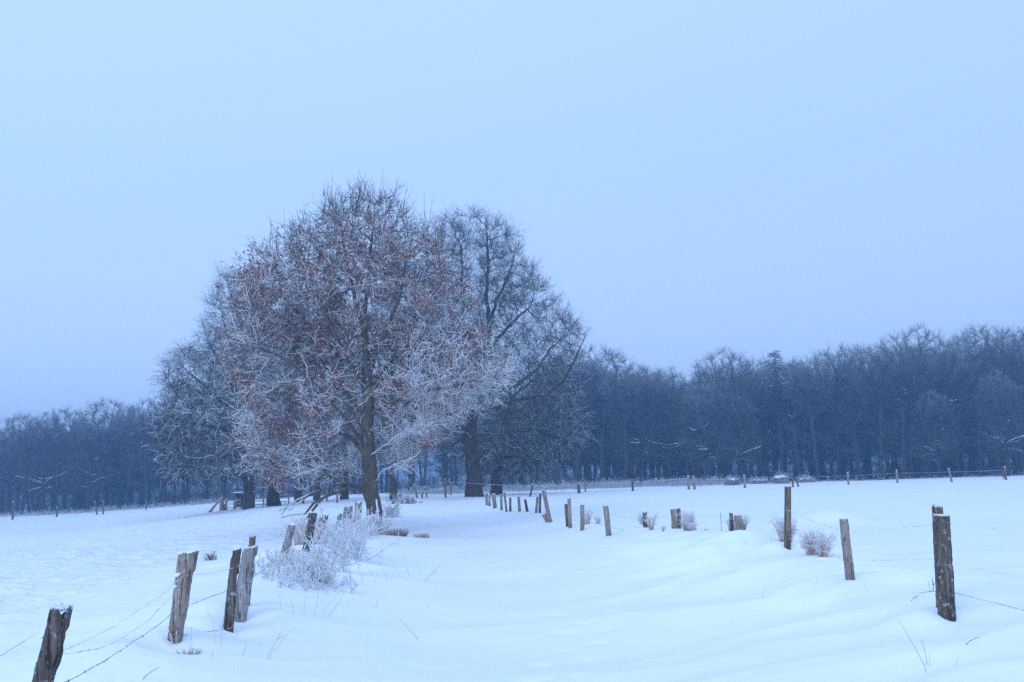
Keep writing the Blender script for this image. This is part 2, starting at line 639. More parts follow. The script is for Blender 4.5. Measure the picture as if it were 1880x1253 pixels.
def side_twigs(P, n, ang, r):
    """n start points along the polylines P, with directions turned by about ang"""
    N_, K, _ = P.shape
    i = r.integers(0, N_, n)
    t = r.uniform(.12, .98, n) * (K - 1)
    k = np.minimum(t.astype(int), K - 2)
    f = (t - k)[:, None]
    s = P[i, k] * (1 - f) + P[i, k + 1] * f
    d = nz(P[i, k + 1] - P[i, k])
    a = r.normal(ang, .25, n)[:, None]
    return s, nz(d * np.cos(a) + perp(d, r) * np.sin(a)), i

def taper(n, K, r0, r1, r, var=.3):
    w_ = np.linspace(0, 1, K)[None, :]
    return (r0 * (1 - w_) + r1 * w_) * (1 + var * r.uniform(-1, 1, (n, 1)))

def profile_points(rows, n, r, depth=1.0, hollow=.35, power=1.6):
    """points in a crown whose outline at each height z is [xl, xr] about x; rows = (z, xl, xr)"""
    rows = sorted(rows)
    z = np.array([q[0] for q in rows]); xl = np.array([q[1] for q in rows]); xr = np.array([q[2] for q in rows])
    wz = xr - xl
    zs = r.uniform(z[0], z[-1], n * 6)
    p = np.interp(zs, z, wz) ** power
    keep = r.uniform(0, p.max(), n * 6) < p
    zs = zs[keep][:n]
    l, rr = np.interp(zs, z, xl), np.interp(zs, z, xr)
    a = r.uniform(0, 2 * math.pi, len(zs))
    q = r.uniform(hollow ** 2, 1, len(zs)) ** .5
    x = (l + rr) / 2 + q * np.cos(a) * (rr - l) / 2
    y = q * np.sin(a) * (rr - l) / 2 * depth
    return np.stack([x, y, zs], -1)

def rime(P, R, S, frost, r, on):
    """each twig is either thickly rimed or nearly bare; frost() gives the share of rimed ones"""
    n, K = R.shape
    p = frost(P.reshape(-1, 3)).reshape(n, K).mean(1)
    if not on:
        return R, np.repeat(p, K * S)
    f = np.where(r.uniform(0, 1, n) < p, r.uniform(.75, 1.0, n), r.uniform(.0, .12, n))
    return R * (1 + on * f)[:, None], np.repeat(f, K * S)

def tree_meshes(P, par, R, r, tw, frost, thr=.05, S=8, flare=None, rough=.05, skip=None):
    """tw: dict of twig settings; frost(P)->0..1 per point.  returns (trunk MB, crown MB, twig points)"""
    tr, cr = MB(), MB()
    big = R >= thr
    V, Q = skeleton_tubes(P, par, R, big, S, r, rough, flare)
    tr.add(V, Q, tw.get('bark_frost', 0.0))
    small = ~big
    V, Q = skeleton_tubes(P, par, R, small, 4, r)
    if len(V): cr.add(V, Q, frost(V))
    pd = nz(P - P[np.maximum(par, 0)] + 1e-6)
    cand = np.where((R < tw['max_r']) & (par >= 0))[0]
    if skip is not None:
        cand = cand[~skip[cand]]
    c = P[cand].mean(0)
    i = cand[r.integers(0, len(cand), tw['n1'])]
    a = r.normal(tw.get('ang', .7), .3, len(i))[:, None]
    D = nz(pd[i] * np.cos(a) + perp(pd[i], r) * np.sin(a) + tw.get('out', .25) * nz(P[i] - c))
    L = r.uniform(*tw['len1'], len(i))
    P1 = grow_twigs(P[i], D, L, 5, r, tw.get('curl', .22), tw.get('trop', (0, 0, .08)))
    R1, f1 = rime(P1, taper(len(i), 5, tw['r1'], tw['r1'] * .45, r), 3, frost, r, tw.get('rime', 0))
    V, Q = tubes(P1, R1, 3)
    cr.add(V, Q, f1)
    s, d, _ = side_twigs(P1, tw['n2'], tw.get('ang2', .75), r)
    L = r.uniform(*tw['len2'], len(s))
    P2 = grow_twigs(s, d, L, 4, r, tw.get('curl', .22), tw.get('trop', (0, 0, .08)))
    R2, f2 = rime(P2, taper(len(s), 4, tw['r2'], tw['r2'] * .5, r), 3, frost, r, tw.get('rime', 0))
    V, Q = tubes(P2, R2, 3)
    cr.add(V, Q, f2)
    return tr, cr, P1, P2

# ---- the old oak with brown leaves beside the fence
OY = 35.0
def main_oak():
    r = rng(11)
    base = ground_at(686, OY)
    def q(px, py, dy=0.0):
        return at(px, py, base[1] + dy)
    P, par = [], []
    def chain(pts, start=None):
        """adds a chain, subdivided about every .3 m; start = index to grow from"""
        prev = start
        ids = []
        last = None if start is None else P[start]
        for p in pts:
            p = np.asarray(p, float)
            if last is None:
                P.append(p); par.append(-1); prev = 0; ids.append(0)
            else:
                k = max(1, int(np.linalg.norm(p - last) / .3))
                a0 = last
                for j in range(1, k + 1):
                    v = a0 + (p - a0) * j / k + (r.normal(0, .015, 3) if j < k else 0)
                    P.append(v); par.append(prev); prev = len(P) - 1; ids.append(prev)
            last = p
        return ids
    trunk = chain([base + [0, 0, -.25], q(686, 940), q(681, 890), q(676, 840), q(675, 800), q(677, 750), q(674, 700), q(671, 640), q(670, 580), q(676, 520), q(680, 460), q(686, 410)])
    def near(px, py):
        p = q(px, py)
        return trunk[int(np.argmin([np.linalg.norm(P[k] - p) for k in trunk]))]
    chain([q(660, 805, -.2), q(637, 772, -.5), q(612, 745, -.9), q(588, 715, -1.2), q(560, 690, -1.5), q(525, 660, -1.8), q(480, 640, -2)], near(678, 850))
    chain([q(650, 738, .3), q(622, 712, .8), q(600, 680, 1.2), q(585, 630, 1.5), q(560, 590, 1.8)], near(678, 770))
    chain([q(655, 690, -.4), q(632, 655, -.8), q(612, 610, -1.2), q(590, 560, -1.5), q(570, 510, -1.6)], near(676, 725))
    chain([q(694, 690, .3), q(720, 660, .6), q(755, 632, 1), q(800, 600, 1.4)], near(676, 725))
    chain([q(705, 748, -.5), q(740, 728, -1.), q(790, 716, -1.5), q(850, 706, -1.8), q(920, 692, -2)], near(680, 775))
    chain([q(702, 820, -.6), q(730, 800, -1.3), q(775, 785, -2)], near(681, 835))
    chain([q(640, 800, .8), q(600, 790, 1.8), q(550, 780, 2.6), q(500, 790, 3)], near(682, 830))
    chain([q(695, 640, -.5), q(715, 590, -1), q(735, 540, -1.3), q(745, 480, -1.4)], near(677, 680))
    chain([q(660, 580, .5), q(645, 520, .8), q(632, 460, 1), q(625, 400, 1.1)], near(678, 620))
    chain([q(668, 790, -1.2), q(640, 745, -2.2), q(600, 720, -3), q(570, 740, -3.6)], near(681, 815))
    chain([q(700, 866, -.5), q(725, 853, -.9), q(755, 868, -1.2)], near(681, 885))
    chain([q(655, 868, -.4), q(625, 850, -.8), q(590, 856, -1.2)], near(679, 875))
    n_live = len(P)
    # low drooping dead limb on the left
    d1 = chain([q(655, 893, -.5), q(632, 887, -1), q(600, 897, -1.4), q(572, 906, -1.7), q(545, 918, -1.9), q(528, 931, -2), q(512, 938, -2)], near(684, 908))
    chain([q(540, 930, -2), q(530, 938, -1.9)], d1[max(-len(d1), -4)])
    chain([q(520, 941, -1.9), q(516, 945, -1.9)], d1[-2])
    d2 = chain([q(620, 903, -1.2), q(594, 914, -1.1), q(576, 924, -1.1), q(560, 944, -1.2), q(535, 946, -1.3), q(516, 951, -1.3)], d1[min(2, len(d1)-1)])
    chain([q(566, 948, -1.2), q(562, 953, -1.2)], d2[max(-len(d2), -5)])
    d3 = chain([q(600, 872, -.8), q(590, 860, -.8), q(560, 855, -.8)], d1[min(3, len(d1)-1)])
    dead = np.arange(n_live, len(P))
    rows_px = [(358, 640, 705), (390, 580, 752), (424, 530, 796), (470, 475, 825), (520, 438, 845), (580, 425, 860), (640, 412, 915), (690, 420, 965), (740, 430, 900), (790, 440, 830), (830, 440, 775), (858, 455, 752), (880, 560, 715)]
    rows = []
    for (py, l, rr) in rows_px:
        a_, b_ = q(l, py), q(rr, py)
        rows.append((a_[2] * .5 + b_[2] * .5, a_[0], b_[0]))
    A = profile_points(rows, 5200, r, .85, .2, 1.0)
    A[:, 1] += base[1]
    clear = (A[:, 2] < q(680, 800)[2]) & (np.abs(A[:, 0] - base[0]) < .9) & (A[:, 1] < base[1] + 1.2)
    front = (A[:, 1] < base[1] - .6) & (np.abs(A[:, 0] - base[0] + .8) < 2.6) & (A[:, 2] < q(680, 540)[2])
    A = A[~clear & ~(front & (r.uniform(0, 1, len(A)) < .82))]
    P_, par_ = colonize(P, par, A, .28, 2.2, .42, r, 120, (0, 0, .02), .22)
    isdead = np.zeros(len(P_), bool)
    isdead[dead] = True
    tagv = np.column_stack([P_, isdead])
    Pq, parq = order(tagv, par_)
    isdead = Pq[:, 3] > .5
    Pq = Pq[:, :3]
    R = radii(parq, .0085, .265)
    R[isdead] = np.maximum(R[isdead], .022)
    k = np.where(isdead)[0]
    for j in k:
        R[j] = max(R[j], .075 - .06 * min(1, np.linalg.norm(Pq[j] - q(670, 895)) / 3.6))
    zb = base[2]
    def flare(p, ang):
        h = p[2] - zb
        return 1 + .45 * np.exp(-max(h, 0) / .3) * (1 + .4 * np.sin(5 * ang + 1)) + .05 * np.sin(9 * ang + p[2] * 3)
    top = q(680, 350)[2]
    def frost(V):
        hh = (V[:, 2] - zb) / (top - zb)
        lx = V[:, 0] - base[0]
        cl = vnoise(V[:, 0] / .8 + V[:, 1] * .7, V[:, 2] / .8, 21) + .5
        f = .06 + .55 * cl + .45 * sstep(.58, .2, hh) * sstep(-4, 3, lx) + .22 * sstep(.55, .2, hh) - .30 * sstep(.6, .95, hh)
        return np.clip(f, .08, 1)
    tw = dict(n1=9000, n2=24000, rime=.9, max_r=.045, len1=(.3, .95), len2=(.12, .42), r1=.0068, r2=.005, curl=.2, trop=(0, 0, .07), out=.3, bark_frost=.03)
    bare = isdead | ((Pq[:, 2] < q(680, 805)[2]) & (np.abs(Pq[:, 0] - base[0]) < .6) & (Pq[:, 1] < base[1] + .8))
    bare = bare | ((Pq[:, 1] < base[1] - .4) & (np.abs(Pq[:, 0] - base[0] + .8) < 2.5) & (Pq[:, 2] < q(680, 540)[2]) & (r.uniform(0, 1, len(Pq)) < .7))
    tr, cr, P1, P2 = tree_meshes(Pq, parq, R, r, tw, frost, .03, 10, flare, .05, bare)
    # long upright shoots on the top
    cand = np.where((Pq[:, 2] > q(680, 470)[2]) & (R < .03))[0]
    i = cand[r.integers(0, len(cand), 170)]
    P3 = grow_twigs(Pq[i], nz(np.array([[0, 0, 1.]]) + r.normal(0, .22, (170, 3))), r.uniform(.5, 1.35, 170), 7, r, .09, (0, 0, .12))
    V, Q = tubes(P3, taper(170, 7, .011, .004, r), 3)
    cr.add(V, Q, .12)
    s, d, _ = side_twigs(P3, 420, .6, r)
    P4 = grow_twigs(s, d, r.uniform(.12, .35, 420), 4, r, .2, (0, 0, .12))
    V, Q = tubes(P4, taper(420, 4, .007, .004, r), 3)
    cr.add(V, Q, .12)
    # heavier rime on the low outer twigs, most of it on the lane side
    hz_ = (Pq[:, 2] - zb) / (top - zb)
    wq = sstep(.62, .25, hz_) * (.3 + .7 * sstep(-3.5, 2.5, Pq[:, 0] - base[0])) * (R < .03) * (~bare) * (np.abs(Pq[:, 0] - base[0] - .1) > .5)
    n5 = 2300
    i = r.choice(len(Pq), n5, p=wq / wq.sum())
    sx = np.sign(Pq[i, 0] - base[0])
    D = nz(np.stack([.5 * sx + r.normal(0, .6, n5), r.normal(-.2, .6, n5), r.normal(-.1, .4, n5)], -1))
    P5 = grow_twigs(Pq[i], D, r.uniform(.22, .6, n5), 6, r, .17, (0, 0, .1))
    V, Q = tubes(P5, taper(n5, 6, .009, .0065, r), 4)
    cr.add(V, Q, np.repeat(r.uniform(.6, 1.0, n5), 24))
    s, d, _ = side_twigs(P5, 7500, .8, r)
    P6 = grow_twigs(s, d, r.uniform(.08, .26, 7500), 4, r, .2, (0, 0, .1))
    V, Q = tubes(P6, taper(7500, 4, .0078, .0058, r), 3)
    cr.add(V, Q, np.repeat(r.uniform(.55, 1.0, 7500), 12))
    # leaves in clumps
    pts = np.concatenate([P1[:, 1:].reshape(-1, 3), P2[:, 1:].reshape(-1, 3)])
    cl = vnoise(pts[:, 0] / 1.05 + .6 * pts[:, 1], pts[:, 2] / .85 - .35 * pts[:, 1], 5)
    cl2 = vnoise(pts[:, 0] / .33, pts[:, 2] / .3 + pts[:, 1], 6)
    hh = (pts[:, 2] - zb) / (top - zb)
    pw = np.clip(cl * 1.0 + cl2 * 1.7 + .22, .03, 1) ** 1.2 * sstep(.93, .7, hh) * (1 - .6 * sstep(2, 5, pts[:, 0] - base[0]))
    i = r.choice(len(pts), 46000, p=pw / pw.sum())
    c0 = pts[i] + r.normal(0, .03, (46000, 3))
    U_ = nz(r.normal(0, 1, c0.shape) + [0, 0, -.5])
    W_ = perp(U_, r)
    N_ = np.cross(U_, W_)
    ln = r.uniform(.042, .07, (46000, 1)); wd = ln * r.uniform(.4, .62, (46000, 1))
    V = np.stack([c0, c0 + U_ * ln + W_ * wd + N_ * ln * .3, c0 + U_ * ln * 2, c0 + U_ * ln - W_ * wd + N_ * ln * .3], 1).reshape(-1, 3)
    k = np.arange(46000)[:, None] * 4
    Tr = np.concatenate([k + [0, 1, 2], k + [0, 2, 3]])
    root = empty('oak_tree', base, 'big rime covered oak with russet leaves, standing at the fence nearest the camera', 'tree')
    tr.obj('trunk', M['oak_bark'], root, base)
    cr.obj('crown', M['oak_twig'], root, base)
    lf = MB(); lf.add(V, np.zeros((0, 4)), 0, Tr)
    o = lf.obj('leaves', M['leaf'], root, base, smooth=False)
    o['label'] = 'russet dry leaves still hanging in clumps'
    return base
OAK = main_oak()

# ---- trees further along the lane, each grown for its own outline in metres above its foot
def lane_tree(name, px, Y, r_base, trunk_pts, limbs, rows_px, seed, label, tw, n_attr=1500, step=.45, di=3.2, dk=.75, thr=.06, frost0=.15, frost1=.3, depth=.9, trop=(0, 0, .06), hollow=.25, tip=.014, bark='dark_bark', twig='dark_twig', group=None, base=None, clear=None):
    r = rng(seed)
    base = ground_at(px, Y) if base is None else base
    def q(x_, y_, dy=0.0):
        return at(x_, y_, base[1] + dy)
    P, par = [base + [0, 0, -.3]], [-1]
    def chain(pts, start):
        prev, last, ids = start, P[start], []
        for p in pts:
            k = max(1, int(np.linalg.norm(p - last) / step))
            a0 = last
            for j in range(1, k + 1):
                P.append(a0 + (p - a0) * j / k + (r.normal(0, .035, 3) if j < k else 0)); par.append(prev); prev = len(P) - 1; ids.append(prev)
            last = p
        return ids
    trunk = chain([q(*p) for p in trunk_pts], 0)
    allc = list(trunk)
    for L in limbs:
        p0 = q(*L[0])
        k = allc[int(np.argmin([np.linalg.norm(P[j] - p0) for j in allc]))]
        allc += chain([q(*p) for p in L[1:]], k)
    rows = []
    for (py, l, rr) in rows_px:
        a_, b_ = q(l, py), q(rr, py)
        rows.append(((a_[2] + b_[2]) / 2, a_[0], b_[0]))
    A = profile_points(rows, n_attr, r, depth, hollow)
    A[:, 1] += base[1]
    if clear:                                   # no twigs in front of the open trunk
        zc = q(px, clear[0])[2]
        A = A[~((A[:, 2] < zc) & (np.abs(A[:, 0] - base[0]) < clear[1]) & (A[:, 1] < base[1] + 1.5))]
    P_, par_ = colonize(P, par, A, step, di, dk, r, 110, trop, .2)
    P_, par_ = order(P_, par_)
    R = radii(par_, tip, r_base)
    zb = base[2]
    zt = max(q_[0] for q_ in rows)
    def flare(p, ang):
        h = p[2] - zb
        return 1 + .45 * np.exp(-max(h, 0) / .5) * (1 + .35 * np.sin(4 * ang + seed)) + .04 * np.sin(7 * ang + p[2])
    def frost(V):
        cl = vnoise(V[:, 0] / 1.3 + V[:, 1] * .6, V[:, 2] / 1.3, seed) + .5
        hh = (V[:, 2] - zb) / (zt - zb)
        return np.clip(frost0 + frost1 * cl + (frost1 * .4) * hh, 0, 1)
    bare = None if not clear else (P_[:, 2] < q(px, clear[0])[2]) & (np.abs(P_[:, 0] - base[0]) < clear[1] * .7)
    tr, cr, _, _ = tree_meshes(P_, par_, R, r, tw, frost, thr, 9, flare, .05, bare)
    root = empty(name, base, label, 'tree', group)
    tr.obj('trunk', M[bark], root, base)
    cr.obj('crown', M[twig], root, base)
    return root

TW = dict(n1=9000, n2=17000, max_r=.07, len1=(.5, 1.3), len2=(.25, .7), r1=.013, r2=.0095, curl=.22, trop=(0, 0, .1), out=.3)
lane_tree('oak_tree', 872, 75, .56,
    [(870, 880), (866, 830), (862, 790), (864, 745), (868, 700)],
    [[(866, 730), (880, 690), (892, 640), (897, 590), (893, 540), (897, 480), (893, 430)],
     [(866, 720), (855, 680), (848, 630), (850, 570), (848, 510), (846, 450)],
     [(868, 705), (885, 660, -1), (915, 620, -2), (945, 590, -2), (975, 560, -2)],
     [(868, 740), (900, 720, -2), (945, 710, -3), (985, 680, -3), (1010, 640, -3), (1035, 620, -3)],
     [(868, 760), (905, 752, 1), (950, 735, 2), (1000, 728, 2), (1035, 700, 2), (1060, 650, 2), (1075, 615, 2)],
     [(864, 755), (835, 725, 1), (800, 705, 2), (780, 660, 2)],
     [(862, 790), (830, 782, -2), (795, 800, -3), (770, 815, -4)],
     [(862, 800), (835, 815, 1), (810, 835, 2), (780, 838, 3)],
     [(868, 870), (880, 858, -.6), (895, 850, -1), (915, 830, -1.4)],
     [(892, 600), (915, 545, 1), (935, 500, 1), (945, 465, 1)],
     [(850, 640), (830, 590, -1), (815, 530, -1), (805, 470, -1)]],
    [(392, 842, 875), (404, 800, 925), (430, 772, 948), (470, 765, 972), (510, 775, 1000), (550, 775, 1022), (590, 785, 1062), (620, 790, 1082), (650, 790, 1060), (690, 780, 1045), (730, 775, 1010), (780, 770, 985), (815, 765, 940)],
    31, 'large bare dark oak with the thickest trunk, standing where the snowy lane ends', dict(TW, n1=12000, n2=32000, max_r=.06, r1=.0085, r2=.006, rime=.4), 2800, .42, 3.0, .7, .06, .0, .07, .9, tip=.0145, trop=(0, 0, .03), clear=(755, 2.0))

DENSE = dict(TW, n1=8500, n2=15000, len1=(.6, 1.6), len2=(.3, .9), trop=(0, 0, -.03), r1=.013, r2=.010)
lane_tree('oak_tree', 911, 86, .42,
    [(911, 885), (915, 850), (920, 810), (928, 770), (940, 730), (955, 700)],
    [[(920, 815), (950, 790, -1), (985, 790, -2), (1020, 805, -2)],
     [(928, 775), (965, 745, 1), (1010, 725, 1), (1045, 700, 1)],
     [(918, 830), (895, 810, 1), (870, 812, 2), (845, 830, 2)],
     [(940, 735), (975, 700, -2), (1010, 680, -3), (1045, 660, -3)],
     [(918, 840), (950, 838, 2), (980, 850, 2)]],
    [(655, 1010, 1050), (680, 975, 1068), (720, 935, 1075), (770, 890, 1082), (820, 850, 1075), (850, 840, 1040), (875, 860, 1000)],
    37, 'dense bushy dark tree with slimmer trunk, right behind the thickest trunk at the lane end', dict(DENSE, n1=4800, n2=8500, r1=.012, r2=.009, rime=.4), 1800, .45, 3.2, .75, .05, .04, .16, .8, (0, 0, -.02), .2, tip=.019, bark='dark_bark')

lane_tree('oak_tree', 457, 72, .36,
    [(457, 890), (455, 850), (450, 800), (442, 750), (430, 710)],
    [[(450, 810), (415, 790, -1), (370, 780, -2), (320, 770, -2)],
     [(445, 770), (405, 735, 1), (365, 700, 1), (330, 670, 1)],
     [(452, 840), (420, 835, -2), (380, 850, -3), (345, 855, -3)],
     [(430, 710), (405, 670), (385, 630), (375, 600)],
     [(453, 850), (480, 815, 1), (510, 790, 1)]],
    [(615, 360, 440), (640, 325, 470), (680, 305, 500), (730, 295, 520), (780, 282, 530), (820, 285, 530), (860, 300, 520), (880, 330, 500)],
    41, 'bushy grey brown tree with drooping twigs, outermost of the lane group on the field side', dict(DENSE, n1=7500, n2=13000, r1=.011, r2=.0085, rime=.6), 1900, .45, 3.2, .75, .05, .04, .2, .8, tip=.017, trop=(0, 0, 0), hollow=.2)
lane_tree('oak_tree', 503, 78, .42,
    [(503, 890), (502, 840), (498, 780), (490, 720), (480, 660), (470, 600)],
    [[(498, 770), (465, 720, 1), (435, 670, 1), (415, 610, 1), (405, 560, 1)],
     [(495, 740), (530, 700), (555, 640), (560, 580)],
     [(482, 670), (450, 620, -1), (430, 560, -1), (415, 510, -1)],
     [(500, 800), (545, 770, 2), (590, 760, 2)]],
    [(490, 405, 470), (515, 385, 540), (550, 378, 590), (600, 372, 620), (660, 375, 620), (720, 385, 610), (780, 400, 600), (830, 420, 590), (860, 440, 570)],
    43, 'tall frosted bare tree whose rounded top rises on the left behind the leafy oak', dict(TW, n1=10000, n2=21000, r1=.0085, r2=.0062, rime=.5), 1900, .45, 3.2, .75, .05, .04, .16, .85)
for k, (px, Y, rb, lean, rows, lab) in enumerate([
    (547, 88, .3, 4, [(560, 520, 600), (620, 480, 640), (700, 470, 640), (780, 480, 630), (850, 500, 610)], 'slim bare tree with upright trunk, right of the two stout trunks among the lane trees'),
    (582, 96, .28, -6, [(600, 550, 640), (660, 520, 660), (740, 510, 660), (850, 540, 640)], 'thin bare tree set far back between the stout trunks and the leafy oak'),
    (632, 84, .36, 8, [(520, 590, 690), (600, 560, 720), (700, 560, 720), (780, 570, 710), (850, 590, 690)], 'bare tree seen past the drooping dead limb, close left of the leafy oak trunk'),
    (722, 66, .5, -22, [(490, 700, 790), (560, 690, 820), (640, 700, 830), (720, 700, 820), (800, 700, 800), (850, 700, 790)], 'leaning dark trunk close behind the leafy oak on its lane side')]):
    tp = [(px, 890), (px + lean * .4, 840), (px + lean, 780), (px + lean, 700), (px + lean * 1.2, 640)]
    lb = [[(px + lean, 780), (px - 40, 720, 1), (px - 60, 650, 1)], [(px + lean, 760), (px + 45, 700, -1), (px + 65, 640, -1)]]
    lane_tree('oak_tree', px, Y, rb, tp, lb, rows, 50 + k, lab, dict(TW, n1=5000, n2=9000, r1=.011, r2=.0085), 700, .5, 3.4, .85, .05, .08, .2)

# ---- the wood: prototypes
def wood_proto(kind, seed):
    r = rng(seed)
    Hh = 17.0
    P, par = [np.array([0, 0, -.4])], [-1]
    prev = 0
    lean = r.normal(0, .35, 2)
    zt = {'tall': 10.5, 'edge': 8.0, 'fork': 6.5, 'brush': 9.0}[kind]
    nseg = int(zt / .6)
    for j in range(1, nseg + 1):
        z = zt * j / nseg
        P.append(np.array([lean[0] * z / zt + r.normal(0, .05), lean[1] * z / zt + r.normal(0, .05), z])); par.append(prev); prev = len(P) - 1
    tops = len(P) - 1
    if kind == 'fork':
        for a in (0.3, 2.3, 4.3):
            pv = tops - r.integers(0, 4)
            d = np.array([math.cos(a) * .55, math.sin(a) * .55, .85])
            for j in range(8):
                d = nz(d + r.normal(0, .12, 3) + [0, 0, .06])
                P.append(P[pv] + d * .6); par.append(int(pv)); pv = len(P) - 1
    if kind in ('edge', 'tall', 'fork'):
        nl = {'edge': 9, 'tall': 3, 'fork': 4}[kind]
        for j in range(nl):                                # long low limbs that carry snow
            a = r.uniform(0, 2 * math.pi)
            pv = int(r.integers(int(2.4 / .6), int((6.5 if kind == 'edge' else 6.0) / .6)))
            d = np.array([math.cos(a), math.sin(a), r.uniform(.05, .5)])
            for q in range(int(r.integers(5, 9))):
                d = nz(d + r.normal(0, .16, 3) + [0, 0, -.03 if q < 4 else .06])
                P.append(P[pv] + d * .6); par.append(int(pv)); pv = len(P) - 1
    rows = {'tall': [(8.8, -1.2, 1.2), (10.2, -2.5, 2.5), (11.5, -3.2, 3.1), (14, -3.4, 3.4), (16, -2.7, 2.7), (17, -1.5, 1.5)],
            'edge': [(3.0, -2.2, 2.2), (5.0, -4.0, 4.0), (8, -4.4, 4.4), (11.5, -4.1, 4.1), (14.5, -3.2, 3.2), (16.5, -1.6, 1.6), (17, -.8, .8)],
            'fork': [(7.2, -2.2, 2.2), (9, -3.8, 3.8), (12.5, -4.4, 4.4), (15, -4.0, 4.0), (16.4, -2.8, 2.8), (17, -1.6, 1.6)],
            'brush': [(7.0, -1.5, 1.5), (9, -2.4, 2.4), (13, -2.8, 2.8), (15.5, -1.9, 1.9), (17, -.5, .5)]}[kind]
    A = profile_points(rows, {'tall': 480, 'edge': 900, 'fork': 640, 'brush': 480}[kind], r, 1.0, .15)
    P_, par_ = colonize(P, par, A, .55, 3.4, .95, r, 90, (0, 0, .04), .2)
    P_, par_ = order(P_, par_)
    R = radii(par_, .030, {'tall': .27, 'edge': .36, 'fork': .34, 'brush': .22}[kind])
    f0 = r.uniform(.08, .16)
    def frost(V):
        cl = vnoise(V[:, 0] / 1.5 + V[:, 1] * .6, V[:, 2] / 1.5, seed) + .5
        return np.clip(.0 + .03 * cl + .2 * sstep(11, 17, V[:, 2]), 0, 1)
    tw = dict(n1={'tall': 1700, 'edge': 3300, 'fork': 2200, 'brush': 2000}[kind], n2={'tall': 4400, 'edge': 7600, 'fork': 5200, 'brush': 4600}[kind],
              max_r=.08, len1=(.5, 1.4), len2=(.3, .8), r1=.014, r2=.0095, curl=.17, trop=(0, 0, .12 if kind != 'edge' else .03), out=.3)
    tr, cr, _, _ = tree_meshes(P_, par_, R, r, tw, frost, .06, 7, None, .04)
    # snow lying along the upper side of some of the flatter limbs
    d = nz(P_ - P_[np.maximum(par_, 0)] + 1e-6)
    run = vnoise(P_[:, 0] / 3.2 + P_[:, 1] / 3.7, P_[:, 2] / 1.6, seed + 5)
    k = np.where((par_ >= 0) & (np.abs(d[:, 2]) < .62) & (R > .045) & (R < .2) & (P_[:, 2] < 10.5) & (run > {'edge': .02, 'fork': .12}.get(kind, .2)))[0]
    sn = MB()
    if len(k):
        q = par_[k]
        rs_ = np.minimum(R[k], R[q]) * .75 + .02
        S_ = np.stack([P_[q], P_[k]], 1)
        S_[:, :, 2] += (rs_ * .85)[:, None]
        V, Q = tubes(S_, np.repeat(rs_[:, None], 2, 1), 5)
        sn.add(V, Q, 0)
    return tr, cr, sn

def conifer_proto(seed):
    r = rng(seed)
    tr, cr = MB(), MB()
    zs = np.linspace(-.4, 17, 24)
    V, Q = tubes(np.stack([0 * zs, 0 * zs, zs], -1)[None], np.linspace(.26, .02, 24)[None], 7)
    tr.add(V, Q)
    n = 110
    z = r.uniform(12.2, 16.8, n)
    a = r.uniform(0, 2 * math.pi, n)
    D = np.stack([np.cos(a), np.sin(a), np.full(n, -.08)], -1)
    L = np.clip((17.5 - z) * .55, .3, 3.3) * r.uniform(.75, 1.1, n)
    P1 = grow_twigs(np.stack([0 * z, 0 * z, z], -1), nz(D), L, 6, r, .05, (0, 0, -.01))
    V, Q = tubes(P1, taper(n, 6, .035, .012, r), 3)
    cr.add(V, Q, .1)
    s, d, i = side_twigs(P1, 2900, .7, r)
    d = nz(d * [1, 1, .5] + [0, 0, -.15])
    P2 = grow_twigs(s, d, r.uniform(.2, .75, 2900), 4, r, .12, (0, 0, -.06))
    V, Q = tubes(P2, taper(2900, 4, .016, .011, r), 3)
    cr.add(V, Q, np.repeat(np.where(r.uniform(0, 1, 2900) < .55, .9, .1), 12))
    return tr, cr, MB()

PROTO = {}
KINDS_ = [('tall', 101), ('tall', 102), ('edge', 103), ('edge', 104), ('fork', 105), ('fork', 106), ('brush', 107), ('conifer', 108)]
for k, (kind, seed) in enumerate(KINDS_):
    PROTO[k] = list(conifer_proto(seed) if kind == 'conifer' else wood_proto(kind, seed)) + [None]

def plant(k, name, px, Y, Ht, rz, label, group, wide=1.0):
    tr, cr, sn, made = PROTO[k]
    b = ground_at(px, Y)
    root = empty(name, b, label, 'tree', group, rz)
    s = Ht / 17.0
    root.scale = (s * wide, s * wide, s)
    if made is None:
        made = [tr.obj('trunk', M['forest_bark'], root), cr.obj('crown', M['forest_twig'], root)]
        if sn.n:
            made.append(sn.obj('snow', M['cap'], root))
            made[-1]['kind'] = 'stuff'
        PROTO[k][3] = made
    else:
        for o in made:
            c = o.copy()
            COL.objects.link(c)
            c.parent = root
    return root

# top outline of the wood in the photo: px -> py
TOPX = np.array([-80, 0, 60, 130, 190, 230, 270, 330, 420, 700, 960, 1010, 1060, 1110, 1160, 1200, 1240, 1270, 1300, 1340, 1385, 1440, 1480, 1540, 1600, 1645, 1700, 1755, 1800, 1840, 1880, 1960])
TOPY = np.array([770, 765, 755, 752, 735, 748, 737, 735, 745, 730, 700, 665, 648, 640, 668, 655, 662, 690, 658, 645, 662, 638, 655, 645, 635, 640, 605, 628, 615, 598, 608, 600])
def wood_Y(px):
    return float(np.interp(px, [-100, 300, 700, 1000, 1300, 1880, 2000], [156, 152, 150, 142, 136, 128, 126]))
def tree_height(px, Y, py_top):
    b = ground_at(px, Y)
    return at(px, py_top, Y)[2] - b[2]

rw = random.Random(5)
